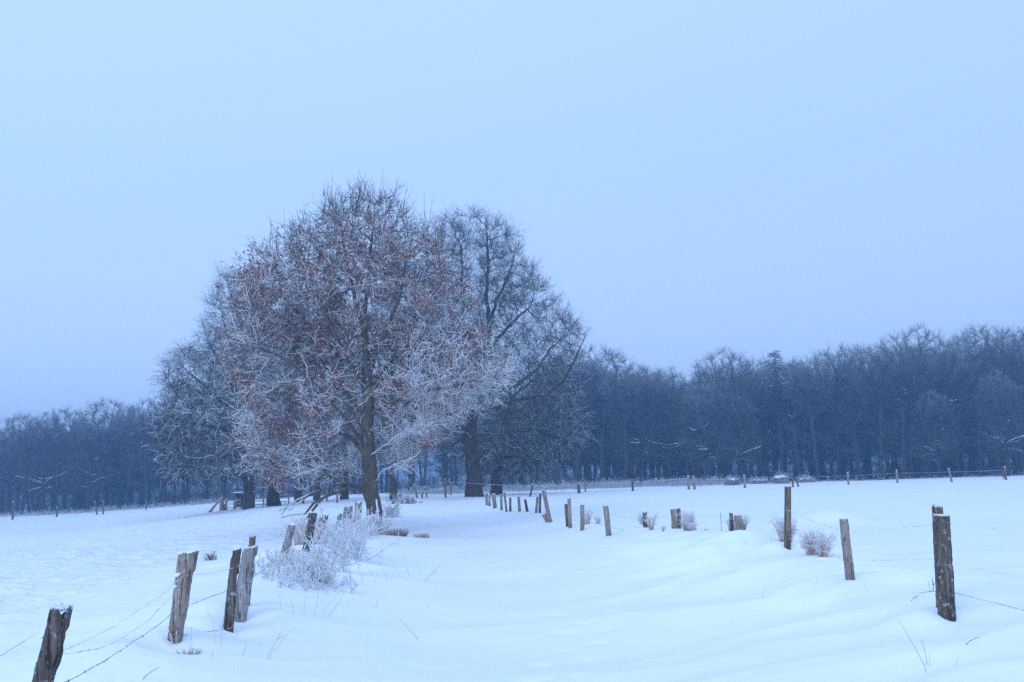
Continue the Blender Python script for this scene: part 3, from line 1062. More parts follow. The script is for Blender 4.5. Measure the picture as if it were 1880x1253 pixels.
# front of the wood: (px, proto, factor on the outline height, label)
GR = 'trees at the front of the wood on the right'
GL = 'trees at the front of the wood on the left'
GC = 'trees of the wood seen past the lane'
front = [
 (1060, 4, 1.0, 'forest edge tree with forked open crown, first one clear of the bushy lane tree', GR),
 (1108, 5, 1.0, 'forest edge tree with forked crown and see-through top, second right of the lane trees', GR),
 (1150, 0, .92, 'slender forest edge tree behind the lone post in the gap of the far fence', GR),
 (1182, 2, .98, 'spreading forest edge tree with a long snowy limb reaching left, left of the post pair', GR),
 (1232, 3, .95, 'broad forest edge tree with snow lined low limbs, behind the close pair of far posts', GR),
 (1262, 6, .88, 'low narrow forest edge tree in the dip of the treetops', GR),
 (1300, 2, .8, 'low wide forest edge tree with thin frosted twigs down to the brush heap', GR),
 (1341, 5, 1.0, 'forest edge tree with a round dome shaped crown, behind the snow capped brush heap', GR),
 (1362, 3, .75, 'low dense forest edge tree in front of the round dome crown', GR),
 (1402, 1, .97, 'tall forest edge tree between the dome shaped crown and the conifer', GR),
 (1438, 7, .99, 'single pointed conifer standing out of the bare treetops', GR),
 (1470, 6, .95, 'narrow forest edge tree close right of the pointed conifer', GR),
 (1503, 0, .97, 'slender forest edge tree above the tall round topped fence post', GR),
 (1540, 1, 1.0, 'tall forest edge tree behind the first far post right of the conifer', GR),
 (1580, 4, 1.0, 'forest edge tree with forked bole left of the second far post from the conifer', GR),
 (1618, 0, 1.0, 'slender forest edge tree just left of the far post mid right field', GR),
 (1660, 1, .98, 'forest edge tree just right of the far post in the middle of the right field', GR),
 (1700, 5, 1.0, 'high forked forest edge tree, tallest between the conifer and the frame edge', GR),
 (1726, 2, .62, 'low branching forest edge tree with one snowy limb close over the ground', GR),
 (1760, 4, .97, 'forked forest edge tree behind the leaning far post', GR),
 (1800, 1, 1.0, 'tall slender forest edge tree left of the snow laden edge tree', GR),
 (1836, 5, 1.0, 'highest treetop of the whole wood, open crown against the sky', GR),
 (1852, 3, .72, 'wide forest edge tree with many snow laden limbs behind the post with red rag', GR),
 (1888, 0, 1.0, 'forest edge tree cut by the right frame edge', GR),
 (2, 2, 1.0, 'forest edge tree cut by the left frame edge, snow on its low limbs', GL),
 (40, 0, .98, 'slender forest edge tree just right of the tall far left post', GL),
 (78, 3, 1.0, 'broad forest edge tree between the tall post and the leaning post pair at far left', GL),
 (118, 1, 1.0, 'slender forest edge tree left of the crown that stands up highest at left', GL),
 (160, 2, .9, 'forest edge tree with a long snowy low limb, behind the leaning post pair', GL),
 (192, 5, 1.0, 'tallest left hand forest tree with a fanned crown above the leaning post pair', GL),
 (232, 0, 1.0, 'slim forest tree just right of the fanned crown', GL),
 (268, 4, 1.0, 'forked forest tree near the drooping lane tree', GL),
 (300, 1, .98, 'slim forest tree half hidden by the drooping twigs of the lane tree', GL),
]
for (px, k, fh, lab, grp) in front:
    Yd = wood_Y(px) + rw.uniform(-2.5, 2.5) - (4 if fh < .85 else 0)
    Ht = tree_height(px, Yd, float(np.interp(px, TOPX, TOPY))) * fh
    plant(k, 'forest_tree', px, Yd, Ht, rw.uniform(0, 6.28), lab, grp, (1.05 if px > 1000 else .95) * rw.uniform(.9, 1.1))
for row in range(1, 7):
    px = -70.0
    while px < 1960:
        Yd = wood_Y(px) + row * 7 + rw.uniform(-3, 3)
        mid = 340 < px < 960
        if not (mid and row > 4):
            top = float(np.interp(px, TOPX, TOPY)) + rw.uniform(22, 70)
            k = rw.choice([0, 1, 6, 0, 1, 4, 5, 2] if row < 3 else [0, 1, 4, 5, 2, 3])
            Ht = tree_height(px, Yd, top)
            if px < 340:
                lab, grp = 'bare blue grey tree deep in the left wood, one of many behind its front row', 'trees deep in the left wood'
            elif px < 1000:
                lab, grp = 'bare blue grey tree of the wood beyond the lane, behind the lane trees', 'trees of the wood beyond the lane'
            else:
                lab, grp = 'bare blue grey tree deep in the right wood, one of many behind its front row', 'trees deep in the right wood'
            plant(k, 'forest_tree', px, Yd, Ht, rw.uniform(0, 6.28), lab, grp, rw.uniform(.9, 1.2))
        px += rw.uniform(.75, 1.25) * (45 if not mid else 54)

# ------------------------------------------------------------------ fence posts
def post(base, top, rad, mat, label, group, seed, name='fence_post', S=16, K=15, sides=None, notches=(), snow=True, jag=.03, flat=1.0, bury=.35, slope=(0, 0), foot=1.06):
    """weathered post from base to top (world points); notches = (t0, t1, angle, width, depth)"""
    r = rng(seed)
    base, top = np.asarray(base, float), np.asarray(top, float)
    ax = nz(top - base)
    L = np.linalg.norm(top - base)
    u = nz(np.cross(ax, [0, 1, 0])); v = np.cross(ax, u)          # v points about towards -y or +y
    t = np.concatenate([[-bury / L], np.linspace(0, 1, K)])
    ang = np.arange(S) * 2 * math.pi / S
    prof = 1 + .05 * np.sin(2 * ang + r.uniform(0, 6)) + .04 * np.sin(3 * ang + r.uniform(0, 6)) + r.normal(0, .03, S)
    if sides:                                                      # split timber: a polygonal cross-section
        a0 = r.uniform(0, 6.28)
        prof = prof * np.cos(math.pi / sides) / np.cos((ang - a0) % (2 * math.pi / sides) - math.pi / sides) * 1.12
    wob = np.cumsum(r.normal(0, .008, (len(t), 2)), 0) * rad / .45
    Vs = []
    for j, tt in enumerate(t):
        rr = rad * prof * (foot + (.96 - foot) * min(max(tt, 0), 1)) + r.normal(0, .02 * rad, S)
        for (t0, t1, a_, w_, d_) in notches:
            if t0 <= tt <= t1:
                dd = np.abs((ang - a_ + math.pi) % (2 * math.pi) - math.pi)
                rr = rr * (1 - d_ * np.clip(1.6 - dd / w_, 0, 1))
        c = base + ax * (L * tt) + u * wob[j, 0] * min(1, 1.2 - abs(tt - .5)) + v * wob[j, 1]
        ring = c + rr[:, None] * (np.cos(ang)[:, None] * u + np.sin(ang)[:, None] * v * flat)
        if j == len(t) - 1:
            ring = ring + ax * (r.normal(0, jag, S)[:, None] + (np.cos(ang) * slope[0] + np.sin(ang) * slope[1])[:, None])
            last_c, last_r = c, rr
        Vs.append(ring)
    n = len(t)
    V = np.concatenate(Vs + [(Vs[-1] - last_c) * .55 + last_c + ax * .004, [Vs[-1].mean(0) + ax * .006]])
    Q = []
    for j in range(n):
        for s in range(S):
            s2 = (s + 1) % S
            Q.append((j * S + s, j * S + s2, (j + 1) * S + s2, (j + 1) * S + s))
    ci = (n + 1) * S
    T = [(n * S + s, n * S + (s + 1) % S, ci) for s in range(S)]
    root_loc = base
    mb = MB()
    mb.add(V, Q, 0.0, T)
    o = mb.obj(name, mat, None, root_loc)
    tag(o, label, 'fence post', group)
    if snow:
        rows, m_ = [], 5
        for j in range(m_ + 1):
            f = j / m_
            rad_f = math.cos(f * math.pi / 2) ** .7 * 1.02
            hgt = (.16 + .28 * math.sin(f * math.pi / 2)) * rad * snow
            rows.append((Vs[-1] - last_c) * max(rad_f, .02) + last_c + ax * (hgt - .01) + np.array([0, 0, 1]) * r.normal(0, .005, (S, 1)) * (1 - f))
        rows.insert(0, (Vs[-1] - last_c) * .9 + last_c - ax * .01)
        Q = [(j * S + s, j * S + (s + 1) % S, (j + 1) * S + (s + 1) % S, (j + 1) * S + s) for j in range(m_ + 1) for s in range(S)]
        mb = MB(); mb.add(np.concatenate(rows), Q, 0)
        mb.obj('snow_cap', M['cap'], o, root_loc)
    return o

def post_px(bpx, tpx, wpx, mat, label, group, seed, Y=None, dtop=0.0, **kw):
    b = hit(*bpx) if Y is None else ground_at(bpx[0], Y)
    if b[1] < 4.2: b = ground_at(bpx[0], 4.2)
    t_ = at(tpx[0], tpx[1], b[1] + dtop)
    return post(b, t_, wpx / 2 / F * b[1], M[mat], label, group, seed, **kw), b, t_

GLF = 'fence posts along the left side of the lane'
GRF = 'fence posts along the right side of the lane'
GFF = 'far posts of the fence across the fields'
ends = {}
def clump(o, at_, s, seed):
    """a lump of snow caught in a notch of post o"""
    r = rng(seed)
    V, Q = [], []
    n, m_ = 7, 10
    for j in range(n):
        th = math.pi * (j + .02) / (n - .96)
        for k in range(m_):
            a = 2 * math.pi * k / m_
            d = (1 + .28 * math.sin(2 * a + seed) * math.sin(th)) * r.uniform(.82, 1.1)
            V.append((s[0] * math.sin(th) * math.cos(a) * d, s[1] * math.sin(th) * math.sin(a) * d, s[2] * math.cos(th) * d + .35 * s[0] * math.sin(th) * math.cos(a)))
    for j in range(n - 1):
        for k in range(m_):
            Q.append((j * m_ + k, j * m_ + (k + 1) % m_, (j + 1) * m_ + (k + 1) % m_, (j + 1) * m_ + k))
    mb = MB(); mb.add(np.array(V) + np.asarray(at_) - np.array(o.location), Q, 0)
    mb.obj('snow_clump', M['cap'], o)
b1 = ground_at(42, 5.6)
t1 = at(112, 1114, 5.6)
ends['l1'] = (b1, t1); OL1 = post(b1, t1, 40 / 2 / F * 5.6, M['wood_dark'], 'dark wet post cut by the bottom frame edge, snow caught in its split left side', GLF, 1, K=26, S=22, sides=5, notches=((.2, .62, math.pi, .7, .16), (.75, .86, math.pi, .5, .13)), snow=.6, jag=.012)
for (_px, _py, _s, _d) in ((84, 1166, (.028, .04, .014), 1), (88, 1140, (.010, .03, .035), 2), (66, 1226, (.010, .03, .03), 3)):
    clump(OL1, at(_px, _py, 5.6), _s, _d)
def P_(key, *a, **kw):
    o, b, t_ = post_px(*a, **kw)
    ends[key] = (b, t_)
    return o
OL2 = P_('l2', (321, 1180), (347, 1014), 35, 'wood_grey', 'thick grey post leaning right above a snowy hollow, second from the bottom left corner', GLF, 2, K=30, S=24, notches=((.62, .76, math.pi, .5, .40), (.5, .62, math.pi, .45, .22), (.1, .5, math.pi, .4, .12)), snow=.45, jag=.008, slope=(-.02, 0), foot=.70)
for (_px, _py, _s, _d) in ((326, 1056, (.042, .045, .018), 4), (323, 1077, (.022, .04, .016), 5)):
    clump(OL2, at(_px, _py, ends['l2'][0][1] - .05), _s, _d)
P_('l3a', (419, 1156), (434, 1010), 19, 'wood_dark', 'narrow dark post with notched left edge, in front of the pale split post', GLF, 3, K=26, S=16, sides=4, notches=((.55, .68, math.pi, .7, .3), (.9, 1, 0.2, .6, .3)), snow=False, jag=.012, slope=(-.02, 0))
P_('l3b', (437, 1150), (460, 1006), 27, 'wood_pale', 'broad pale split post with deep grain, leaning beside the narrow dark post', GLF, 4, Y=11.1, K=26, S=20, flat=.55, notches=((.78, .9, math.pi, .5, .25),), snow=.4, jag=.01, slope=(-.03, 0))
P_('l3c', (452, 1110), (463, 985), 14, 'wood_brown', 'brown stub of a post peeping over the pale split post', GLF, 5, Y=11.7, K=16, S=12, sides=4, snow=.5, jag=.015)
P_('l4', (521, 1024), (537, 963), 14.5, 'wood_pale', 'short pale leaning post at the left end of the frosted shrubs', GLF, 6, snow=.5, jag=.008)
P_('l5', (562, 1014), (575, 941), 15.5, 'wood_dark', 'dark post leaning right and rising out of the frosted shrubs', GLF, 7, sides=5, snow=.35, jag=.01)
P_('l5b', (563, 995), (567, 957), 10, 'wood_pale', 'small pale post half hidden behind the dark leaning post', GLF, 8, Y=27, snow=.5)
P_('l6', (588, 995), (597, 944), 12, 'wood_brown', 'brown rimed post in the middle of the frosted shrubs', GLF, 9, Y=27, snow=.5, notches=((.3, .6, math.pi, .6, .3),))
P_('l6b', (583, 995), (587, 953), 9, 'wood_dark', 'shaggy dark stub left of the brown rimed post', GLF, 10, Y=26, sides=4, jag=.04, snow=.5)
P_('l7', (618, 985), (624, 944), 8, 'wood_frost', 'first of the rimed posts crowded left of the oak trunk', GLF, 11, Y=30, snow=.5)
P_('l8', (628, 982), (637, 932), 10, 'wood_frost', 'tallest of the rimed posts crowded left of the oak trunk', GLF, 12, Y=31.5, snow=.5)
P_('l9', (641, 978), (644, 930), 8, 'wood_frost', 'thin rimed post between the tallest rimed post and the broad one', GLF, 13, Y=33, snow=.5)
P_('l10', (655, 976), (658, 922), 13, 'wood_frost', 'broad rimed post nearest the oak trunk', GLF, 14, Y=34.5, snow=.5)

P_('r1', (1739, 1134), (1729, 946), 29, 'wood_dark', 'thick dark post with thin snow cap, nearest on the right', GRF, 21, K=26, S=24, snow=.35, jag=.006, notches=((.35, .5, 4.2, .3, .1),))
P_('r1b', (1729, 1120), (1721, 930), 19, 'wood_brown', 'cracked brown post standing tight behind the thick dark post', GRF, 22, Y=9.95, K=26, S=16, sides=4, snow=False, jag=.015, notches=((.75, .9, math.pi, .5, -.12), (.1, .35, math.pi, .6, .15)))
P_('r2', (1561, 1064), (1549, 953), 16, 'wood_grey', 'smooth grey post leaning left, next after the thick dark pair', GRF, 23, K=20, S=18, snow=.15, jag=.004)
P_('r3', (1446, 1008), (1446, 893), 11.5, 'wood_brown', 'tall upright post with rounded top, dry grass about its foot', GRF, 24, K=18, S=14, snow=.2, jag=.003)
P_('r4a', (1356, 981), (1354, 946), 13, 'wood_grey', 'short grey post leaning against a darker stub, set in dry grass', GRF, 25, Y=26, snow=.2, jag=.008)
P_('r4b', (1344, 981), (1342, 942), 8, 'wood_dark', 'dark stub with a snowy notch, left of the short grey post', GRF, 26, Y=26.4, sides=4, snow=.8, jag=.02)
P_('r5a', (1240, 982), (1237, 935), 13, 'wood_grey', 'grey post of the double post beside the biggest grass clump', GRF, 27, Y=27, snow=.2, jag=.008)
P_('r5b', (1247, 982), (1245, 934), 10, 'wood_dark', 'dark post of the double post beside the biggest grass clump', GRF, 28, Y=27.4, sides=4, snow=.2, jag=.015)
P_('r6', (1185, 975), (1184, 940), 8, 'wood_dark', 'thin dark stub wrapped in rimed grass', GRF, 29, Y=28.5, sides=4, snow=.9, jag=.03)
P_('r7', (1118, 985), (1112, 929), 9.5, 'wood_grey', 'clean grey post leaning left, standing alone on the drift', GRF, 30, snow=.15, jag=.006)
P_('r8', (1069, 974), (1069, 927), 7.5, 'wood_grey', 'crooked grey post with rimed grass at its right foot', GRF, 31, snow=.2, jag=.012)
P_('r9a', (1047, 970), (1045, 916), 6.5, 'wood_grey', 'taller post of the slim pair next to the crooked post', GRF, 32, snow=.2)
P_('r9b', (1042, 968), (1039, 926), 5.5, 'wood_dark', 'shorter post of the slim pair next to the crooked post', GRF, 33, snow=.2)
P_('r10', (1010, 960), (998, 900), 7, 'wood_grey', 'long post leaning left over a fallen stump', GRF, 34, snow=.2)
for k, (bx, by, tx, ty, wd, mat, lab) in enumerate([
    (1007, 959, 999, 944, 9, 'wood_grey', 'fallen broken stump at the foot of the long leaning post'),
    (991, 943, 992, 906, 4.5, 'wood_dark', 'thin dark post just left of the long leaning post'),
    (984, 942, 987, 912, 4.5, 'wood_grey', 'thin grey post tilted right, second left of the long leaning post'),
    (968, 940, 964, 917, 5, 'wood_dark', 'short dark post tilted left, halfway down the row'),
    (954, 940, 952, 912, 5.5, 'wood_grey', 'stout grey post halfway down the row to the big oak'),
    (937, 940, 937, 914, 4, 'wood_dark', 'short dark post of a close pair halfway down the row'),
    (930, 940, 926, 904, 4, 'wood_grey', 'slim tall post tilted left just before the slimmer oak trunk'),
    (921, 938, 920, 908, 4.5, 'wood_frost', 'pale post right in front of the slimmer oak trunk'),
    (909, 934, 906, 907, 7, 'wood_frost', 'broad pale rimed post at the far end of the row'),
    (899, 930, 899, 908, 3.5, 'wood_frost', 'thin pale post at the far end of the row'),
    (894, 928, 893, 905, 5, 'wood_frost', 'last pale post of the row beside the thickest trunk')]):
    P_('rr%d' % k, (bx, by), (tx, ty), wd, mat, lab, GRF, 60 + k, S=8, K=6, snow=.4, jag=.01)

FAR = [(1063, 78, 18, 6, 'wood_dark', 'stubby far post nearest the lane trees'), (1075, 84, 20, 3, 'wood_grey', 'thin far post right of the stubby one'), (1162, 84, 21, 4, 'wood_dark', 'lone dark far post in the open gap of the fence across the field'),
       (1265, 82, 26, 5, 'wood_grey', 'left post of the closely set far pair'), (1275, 82, 23, 5.5, 'wood_grey', 'right post of the closely set far pair'), (1368, 82, 23, 5, 'wood_grey', 'far post in front of the brush heaps'),
       (1456, 80, 25, 3.5, 'wood_dark', 'thin dark far post behind the tall round topped post'), (1466, 80, 17, 3.5, 'wood_dark', 'short crooked far post right of the tall round topped post'),
       (1558, 82, 23, 4, 'wood_grey', 'far post standing between the conifer and the mid field'), (1648, 82, 24, 4, 'wood_grey', 'far post in the middle of the right field edge'), (1748, 82, 26, 4.5, 'wood_grey', 'leaning far post, second from the right frame edge'), (1847, 82, 27, 4.5, 'wood_brown', 'far post with a red rag beside it near the right frame edge'),
       (973, 72, 22, 4, 'wood_dark', 'dark far post leaning right behind the row of posts'), (818, 74, 34, 4, 'wood_brown', 'slender dark brown post standing alone in the lane mouth'), (766, 76, 25, 5, 'wood_frost', 'rimed post leaning left, first on the wire across the lane'), (783, 76, 22, 3, 'wood_frost', 'thin rimed post next to the leaning one on the wire across the lane'),
       (775, 74, 9, 3, 'wood_dark', 'low dark stub right of the leaning rimed post'), (828, 92, 22, 3, 'wood_frost', 'white rimed post far behind the lane mouth'), (854, 92, 18, 3, 'wood_frost', 'short rimed post left of the thickest trunk'),
       (23, 118, 33, 5, 'wood_brown', 'tall brown post at the far left edge of the field'), (104, 122, 18, 5, 'wood_dark', 'low dark post on the far left field edge'), (178, 122, 24, 4, 'wood_grey', 'slanting post of the far left pair'), (189, 122, 25, 4, 'wood_grey', 'upright post of the far left pair'), (268, 125, 18, 3, 'wood_dark', 'thin dark post near the wood left of the drooping tree')]
lean = {1748: -4, 766: -6, 973: 5, 178: -4, 1466: -3}
for k, (px, Y, hp, wd, mat, lab) in enumerate(FAR):
    b = ground_at(px, Y)
    t_ = b + [lean.get(px, 0) * Y / F, 0, hp * Y / F]
    ends['f%d' % px] = (b, t_)
    post(b, t_, wd * (.72 if px < 300 else .9) / 2 / F * Y, M['wood_dark' if px < 300 else mat], lab, GFF, 100 + k, S=8, K=5, snow=.5, jag=.012)

# ------------------------------------------------------------------ wires
def wire(pts, rad, mat, label, group, sag=.03, barbs=True, seed=0, name='barbed_wire'):
    r = rng(seed)
    line = []
    for a, b in zip(pts[:-1], pts[1:]):
        n = max(6, int(np.linalg.norm(b - a) / .25))
        f = np.linspace(0, 1, n)
        seg = a + (b - a) * f[:, None]
        seg[:, 2] -= sag * 4 * f * (1 - f) * np.linalg.norm(b - a) / 3
        seg += r.normal(0, .004, seg.shape)
        line.append(seg if not line else seg[1:])
    L = np.concatenate(line)
    mb = MB()
    rad = rad * .68
    V, Q = tubes(L[None], np.full((1, len(L)), rad) * (1 + .35 * r.uniform(-1, 1, (1, len(L)))), 5)
    mb.add(V, Q)
    if barbs:
        d = np.linalg.norm(np.diff(L, axis=0), axis=1).cumsum()
        k = np.searchsorted(d, np.arange(.1, d[-1], .13))
        k = np.clip(k, 0, len(L) - 2)
        f = r.uniform(0, 1, (len(k), 1))
        c = L[k] * (1 - f) + L[k + 1] * f
        dd = r.normal(0, 1, c.shape); dd = nz(dd)
        V, Q = tubes(np.stack([c - dd * .014, c, c + dd * .014], 1), np.tile([rad * .5, rad * .9, rad * .5], (len(c), 1)), 3)
        mb.add(V, Q)
    o = mb.obj(name, M[mat], None, L[0])
    return tag(o, label, 'wire', group)

def on(key, t):
    b, t_ = ends[key]
    return b + (t_ - b) * t + np.array([0, -.05, 0])
GW = 'barbed wire strands of the left fence'
GWR = 'barbed wire strands of the right fence'
out_l = lambda t: np.array([-1.9, 2.6, h1(-1.9, 2.6) + .9 * t])
wire([on('l1', .98) + [-.05, 0, -.25], on('l2', .74), on('l3a', .78), on('l4', .75)], .003, 'wire_rime', 'upper rimed wire of the left fence, whitest strand', GW, .05, seed=1)
wire([on('l1', .42), on('l2', .36), on('l3a', .52), on('l4', .35)], .0034, 'wire', 'dark middle barbed wire between the first two left posts', GW, .035, seed=2)
wire([on('l2', .04) + [.05, -.1, .02], on('l3a', .03) + [0, -.1, 0]], .0035, 'wire', 'lowest wire touching the snow between the second post and the dark narrow post', GW, .0, seed=3)
wire([on('l2', .70), (on('l2', .5) * .5 + on('l1', .6) * .5) + [0, .2, -.05], on('l1', .7) + [.05, 0, .0]], .003, 'wire_rime', 'slack loose wire hanging from the notch of the second left post', GW, .07, seed=4)
wire([on('l1', .85) + [-.06, 0, 0], np.array([-3.0, 3.6, .45])], .0024, 'wire_rime', 'rimed wire running from the corner post out of the frame', GW, .03, seed=5)
wire([on('l4', .9), on('l5', .85), on('l6', .8), on('l8', .8), on('l10', .8)], .005, 'wire_rime', 'rimed wire passing over the frosted shrubs', GW, .03, seed=6)
wire([on('r1', .94), at(1880, 978, 9.4), at(2010, 1010, 7)], .0032, 'wire_rime', 'top rimed wire leaving the thick dark post to the right', GWR, .03, seed=7)
wire([on('r1', .53), at(1880, 1061, 9.4), at(2010, 1100, 7)], .0034, 'wire_rime', 'middle wire leaving the thick dark post to the right', GWR, .02, seed=8)
wire([on('r1', .26), at(1880, 1122, 9.4), at(2010, 1190, 7)], .0036, 'wire', 'dark lowest wire leaving the thick dark post to the right', GWR, .01, seed=9)
wire([on('r1b', .83), on('r2', .80), on('r3', .62), on('r4a', .85), on('r5a', .75), on('r6', .5), on('r7', .75), on('r8', .8)], .004, 'wire_rime', 'upper wire of the right fence between the dark pair and the crooked post', GWR, .02, seed=10)
wire([on('r1b', .48), on('r2', .3), on('r3', .16)], .0038, 'wire_rime', 'lower wire of the right fence between the dark pair and the smooth post', GWR, .0, seed=11)
wire([on('r7', .35), on('r8', .4), on('r9a', .3)], .005, 'wire', 'low wire tying the lone grey post to the crooked post', GWR, .02, seed=12)
wire([on('r7', .32), at(1145, 974, ends['r7'][0][1] - 1)], .005, 'wire', 'short wire running from the lone grey post into the drift', GWR, .0, seed=13)
p = hit(1672, 1106)
wire([p, p + [.16, .1, .07], on('r1b', .18)], .004, 'wire', 'loose wire end sticking out of the snow left of the dark pair', GWR, .0, seed=14)
p = ground_at(1325, 24.5)
post(p, p + [0, 0, .45], .008, M['wire'], 'thin bare stake between the two double posts', 'thin stakes of the right fence', 300, name='stake', snow=False, S=6, K=4, jag=.001)
GWF = 'wires of the far fence'
def far_wire(keys, t, lab, seed, rad=.016):
    wire([on(k, t) for k in keys], rad, 'wire_rime', lab, GWF, .012, False, seed, 'fence_wire')
far_wire(['f766', 'f783', 'f818', 'f973', 'f1063'], .85, 'upper white rimed wire across the mouth of the lane', 21)
far_wire(['f766', 'f783', 'f818'], .5, 'lower white rimed wire across the mouth of the lane', 22)
far_wire(['f1075', 'f1162', 'f1265'], .8, 'rimed wire from the lane trees to the far post pair', 23)
far_wire(['f1275', 'f1368', 'f1456', 'f1558'], .75, 'rimed wire in front of the brush heaps', 24, .008)
far_wire(['f1558', 'f1648', 'f1748', 'f1847'], .75, 'rimed wire along the right field edge', 25, .008)

# ------------------------------------------------------------------ frosted shrubs, grass, stalks
def shrub(c, hgt, wid, n, seed, label, group, mat='shrub', rad=.008, fr=(.6, 1.0), name='shrub'):
    r = rng(seed)
    c = np.asarray(c, float)
    a = r.uniform(0, 6.28, n)
    s0 = c + np.stack([np.cos(a), np.sin(a), 0 * a], -1) * (r.uniform(0, 1, (n, 1)) ** .6) * wid * .45
    s0[:, 2] = height(s0[:, 0], s0[:, 1]) - .03
    D = nz(np.stack([r.normal(.12, .38, n), r.normal(0, .38, n), np.ones(n)], -1) + .25 * nz(s0 - c))
    P1 = grow_twigs(s0, D, r.uniform(.35, 1.35, n) * hgt, 7, r, .13, (0, 0, .0))
    mb = MB()
    f = lambda V, lo=fr[0], hi=fr[1]: np.clip(r.uniform(lo, hi, len(V)), 0, 1)
    V, Q = tubes(P1, taper(n, 7, rad * 1.1, rad * .8, r), 4); mb.add(V, Q, f(V) * .8)
    s, d, _ = side_twigs(P1, n * 6, .8, r)
    P2 = grow_twigs(s, d, r.uniform(.15, .45, len(s)) * hgt, 5, r, .25, (0, 0, .04))
    V, Q = tubes(P2, taper(len(s), 5, rad, rad * .8, r), 3); mb.add(V, Q, f(V))
    s, d, _ = side_twigs(P2, n * 16, .8, r)
    P3 = grow_twigs(s, d, r.uniform(.05, .18, len(s)) * hgt, 3, r, .25, (0, 0, .02))
    V, Q = tubes(P3, taper(len(s), 3, rad * .85, rad * .7, r), 3); mb.add(V, Q, f(V))
    o = mb.obj(name, M[mat], None, c)
    return tag(o, label, 'shrub', group)
GS = 'frosted shrubs along the left fence'
for k, (px, Y, hh, wd, n, lab) in enumerate([
    (520, 15.6, .30, .9, 32, 'low white frosted shrub at the near end, left of the shrub row'),
    (568, 15.4, .44, .9, 34, 'white frosted shrub in front of the dark leaning post'),
    (605, 17.0, .64, .85, 36, 'dense white frosted shrub under the brown rimed post'),
    (640, 19.5, .80, .75, 38, 'tall white frosted shrub in front of the rimed post crowd'),
    (600, 24.0, .5, 1.2, 30, 'frosted shrub among the posts behind the row'),
    (645, 27.0, .55, 1.2, 34, 'frosted shrub between the rimed posts and the oak'),
    (662, 29.5, .65, 1.2, 34, 'frosted shrub touching the oak trunk on the field side'),
    (560, 14.4, .24, .9, 14, 'sparse low twigs in the snow before the frosted shrubs'),
    (612, 15.2, .30, .8, 12, 'sparse dark twigs beside the hollow before the frosted shrubs')]):
    c = ground_at(px, Y)
    shrub(c, hh, wd, n, 200 + k, lab, GS, rad=.0041 + .00011 * Y)
c = ground_at(735, 60); shrub(c, .6, 1.6, 40, 230, 'brown twiggy shrub behind the oak on the lane side', GS, rad=.012, fr=(.1, .6))
c = ground_at(705, 45); shrub(c, .8, 1.4, 44, 231, 'tall frosted shrub right behind the oak trunk', GS, rad=.01, fr=(.5, .95))

# frosted broken branch leaning at the oak's foot
r = rng(77)
b0 = OAK + np.array([-.9, -1.0, .05]); e0 = at(692, 946, OAK[1] - .6)
PB = np.array([b0 + (e0 - b0) * f + [0, 0, .15 * math.sin(f * 3.1)] for f in np.linspace(0, 1, 9)])
mb = MB(); V, Q = tubes(PB[None], np.linspace(.05, .035, 9)[None], 7); mb.add(V, Q, .95)
tag(mb.obj('broken_branch', M['oak_twig'], None, b0), 'thick white rimed branch slanting against the foot of the leafy oak', 'branch')
b0 = OAK + np.array([.32, -.55, -.05])
PB = np.array([b0 + [.0 - .12 * f, -.02, 1.25 * f] for f in np.linspace(0, 1, 9)]) + r.normal(0, .012, (9, 3))
mb = MB(); V, Q = tubes(PB[None], np.linspace(.045, .03, 9)[None], 6); mb.add(V, Q, np.repeat([.1, .1, .1, .5, .9, 1, 1, 1, 1], 6))
tag(mb.obj('broken_branch', M['oak_twig'], None, b0), 'upright dead stem with white tip leaning on the lane side of the oak trunk', 'branch')

def tuft(c, hgt, wid, n, seed, label, group, mat='grass', rad=.004, fr=(.3, 1.0), bend=1.0, name='grass_tuft', heads=True):
    r = rng(seed)
    c = np.asarray(c, float)
    a = r.uniform(0, 6.28, n)
    q = r.uniform(0, 1, n) ** .7
    s0 = c + np.stack([np.cos(a) * q, np.sin(a) * q, 0 * a], -1) * wid * .32
    s0[:, 2] = height(s0[:, 0], s0[:, 1]) - .03
    tl = r.normal(0, .10, 2)
    D = nz(np.stack([tl[0] + np.cos(a) * .14 * q + r.normal(0, .07, n), tl[1] + np.sin(a) * .14 * q + r.normal(0, .07, n), np.ones(n)], -1))
    K = 8
    P = np.empty((n, K, 3)); P[:, 0] = s0
    d = D; L = r.uniform(.45, 1.15, n) * hgt
    out = np.stack([np.cos(a), np.sin(a), -.9 + 0 * a], -1) + r.normal(0, .4, (n, 3))
    for k in range(1, K):
        d = nz(d + out * (.01 + .075 * (k / K) ** 2 * r.uniform(.1, 2.6, (n, 1))) * bend)
        P[:, k] = P[:, k - 1] + d * (L / (K - 1))[:, None]
    mb = MB()
    fk = np.linspace(fr[0], fr[1], K)[None, :, None] * r.uniform(.6, 1.2, (n, 1, 1))
    V, Q = tubes(P, taper(n, K, rad, rad * .7, r), 3)
    mb.add(V, Q, np.clip(np.repeat(fk, 3, axis=2), 0, 1).reshape(-1))
    if heads:
        s, d, _ = side_twigs(P[:, 4:], n * 5, .7, r)
        P2 = grow_twigs(s, d, r.uniform(.03, .11, len(s)) * hgt * 1.6, 4, r, .3, (0, 0, -.35))
        V, Q = tubes(P2, taper(len(s), 4, rad * 1.15, rad * .8, r), 3)
        mb.add(V, Q, np.clip(r.uniform(fr[1] * .6, fr[1] * 1.1, len(V)), 0, 1))
    o = mb.obj(name, M[mat], None, c)
    return tag(o, label, 'grass', group)
rs0 = rng(61)
GT = 'rimed grass tufts along the right fence'
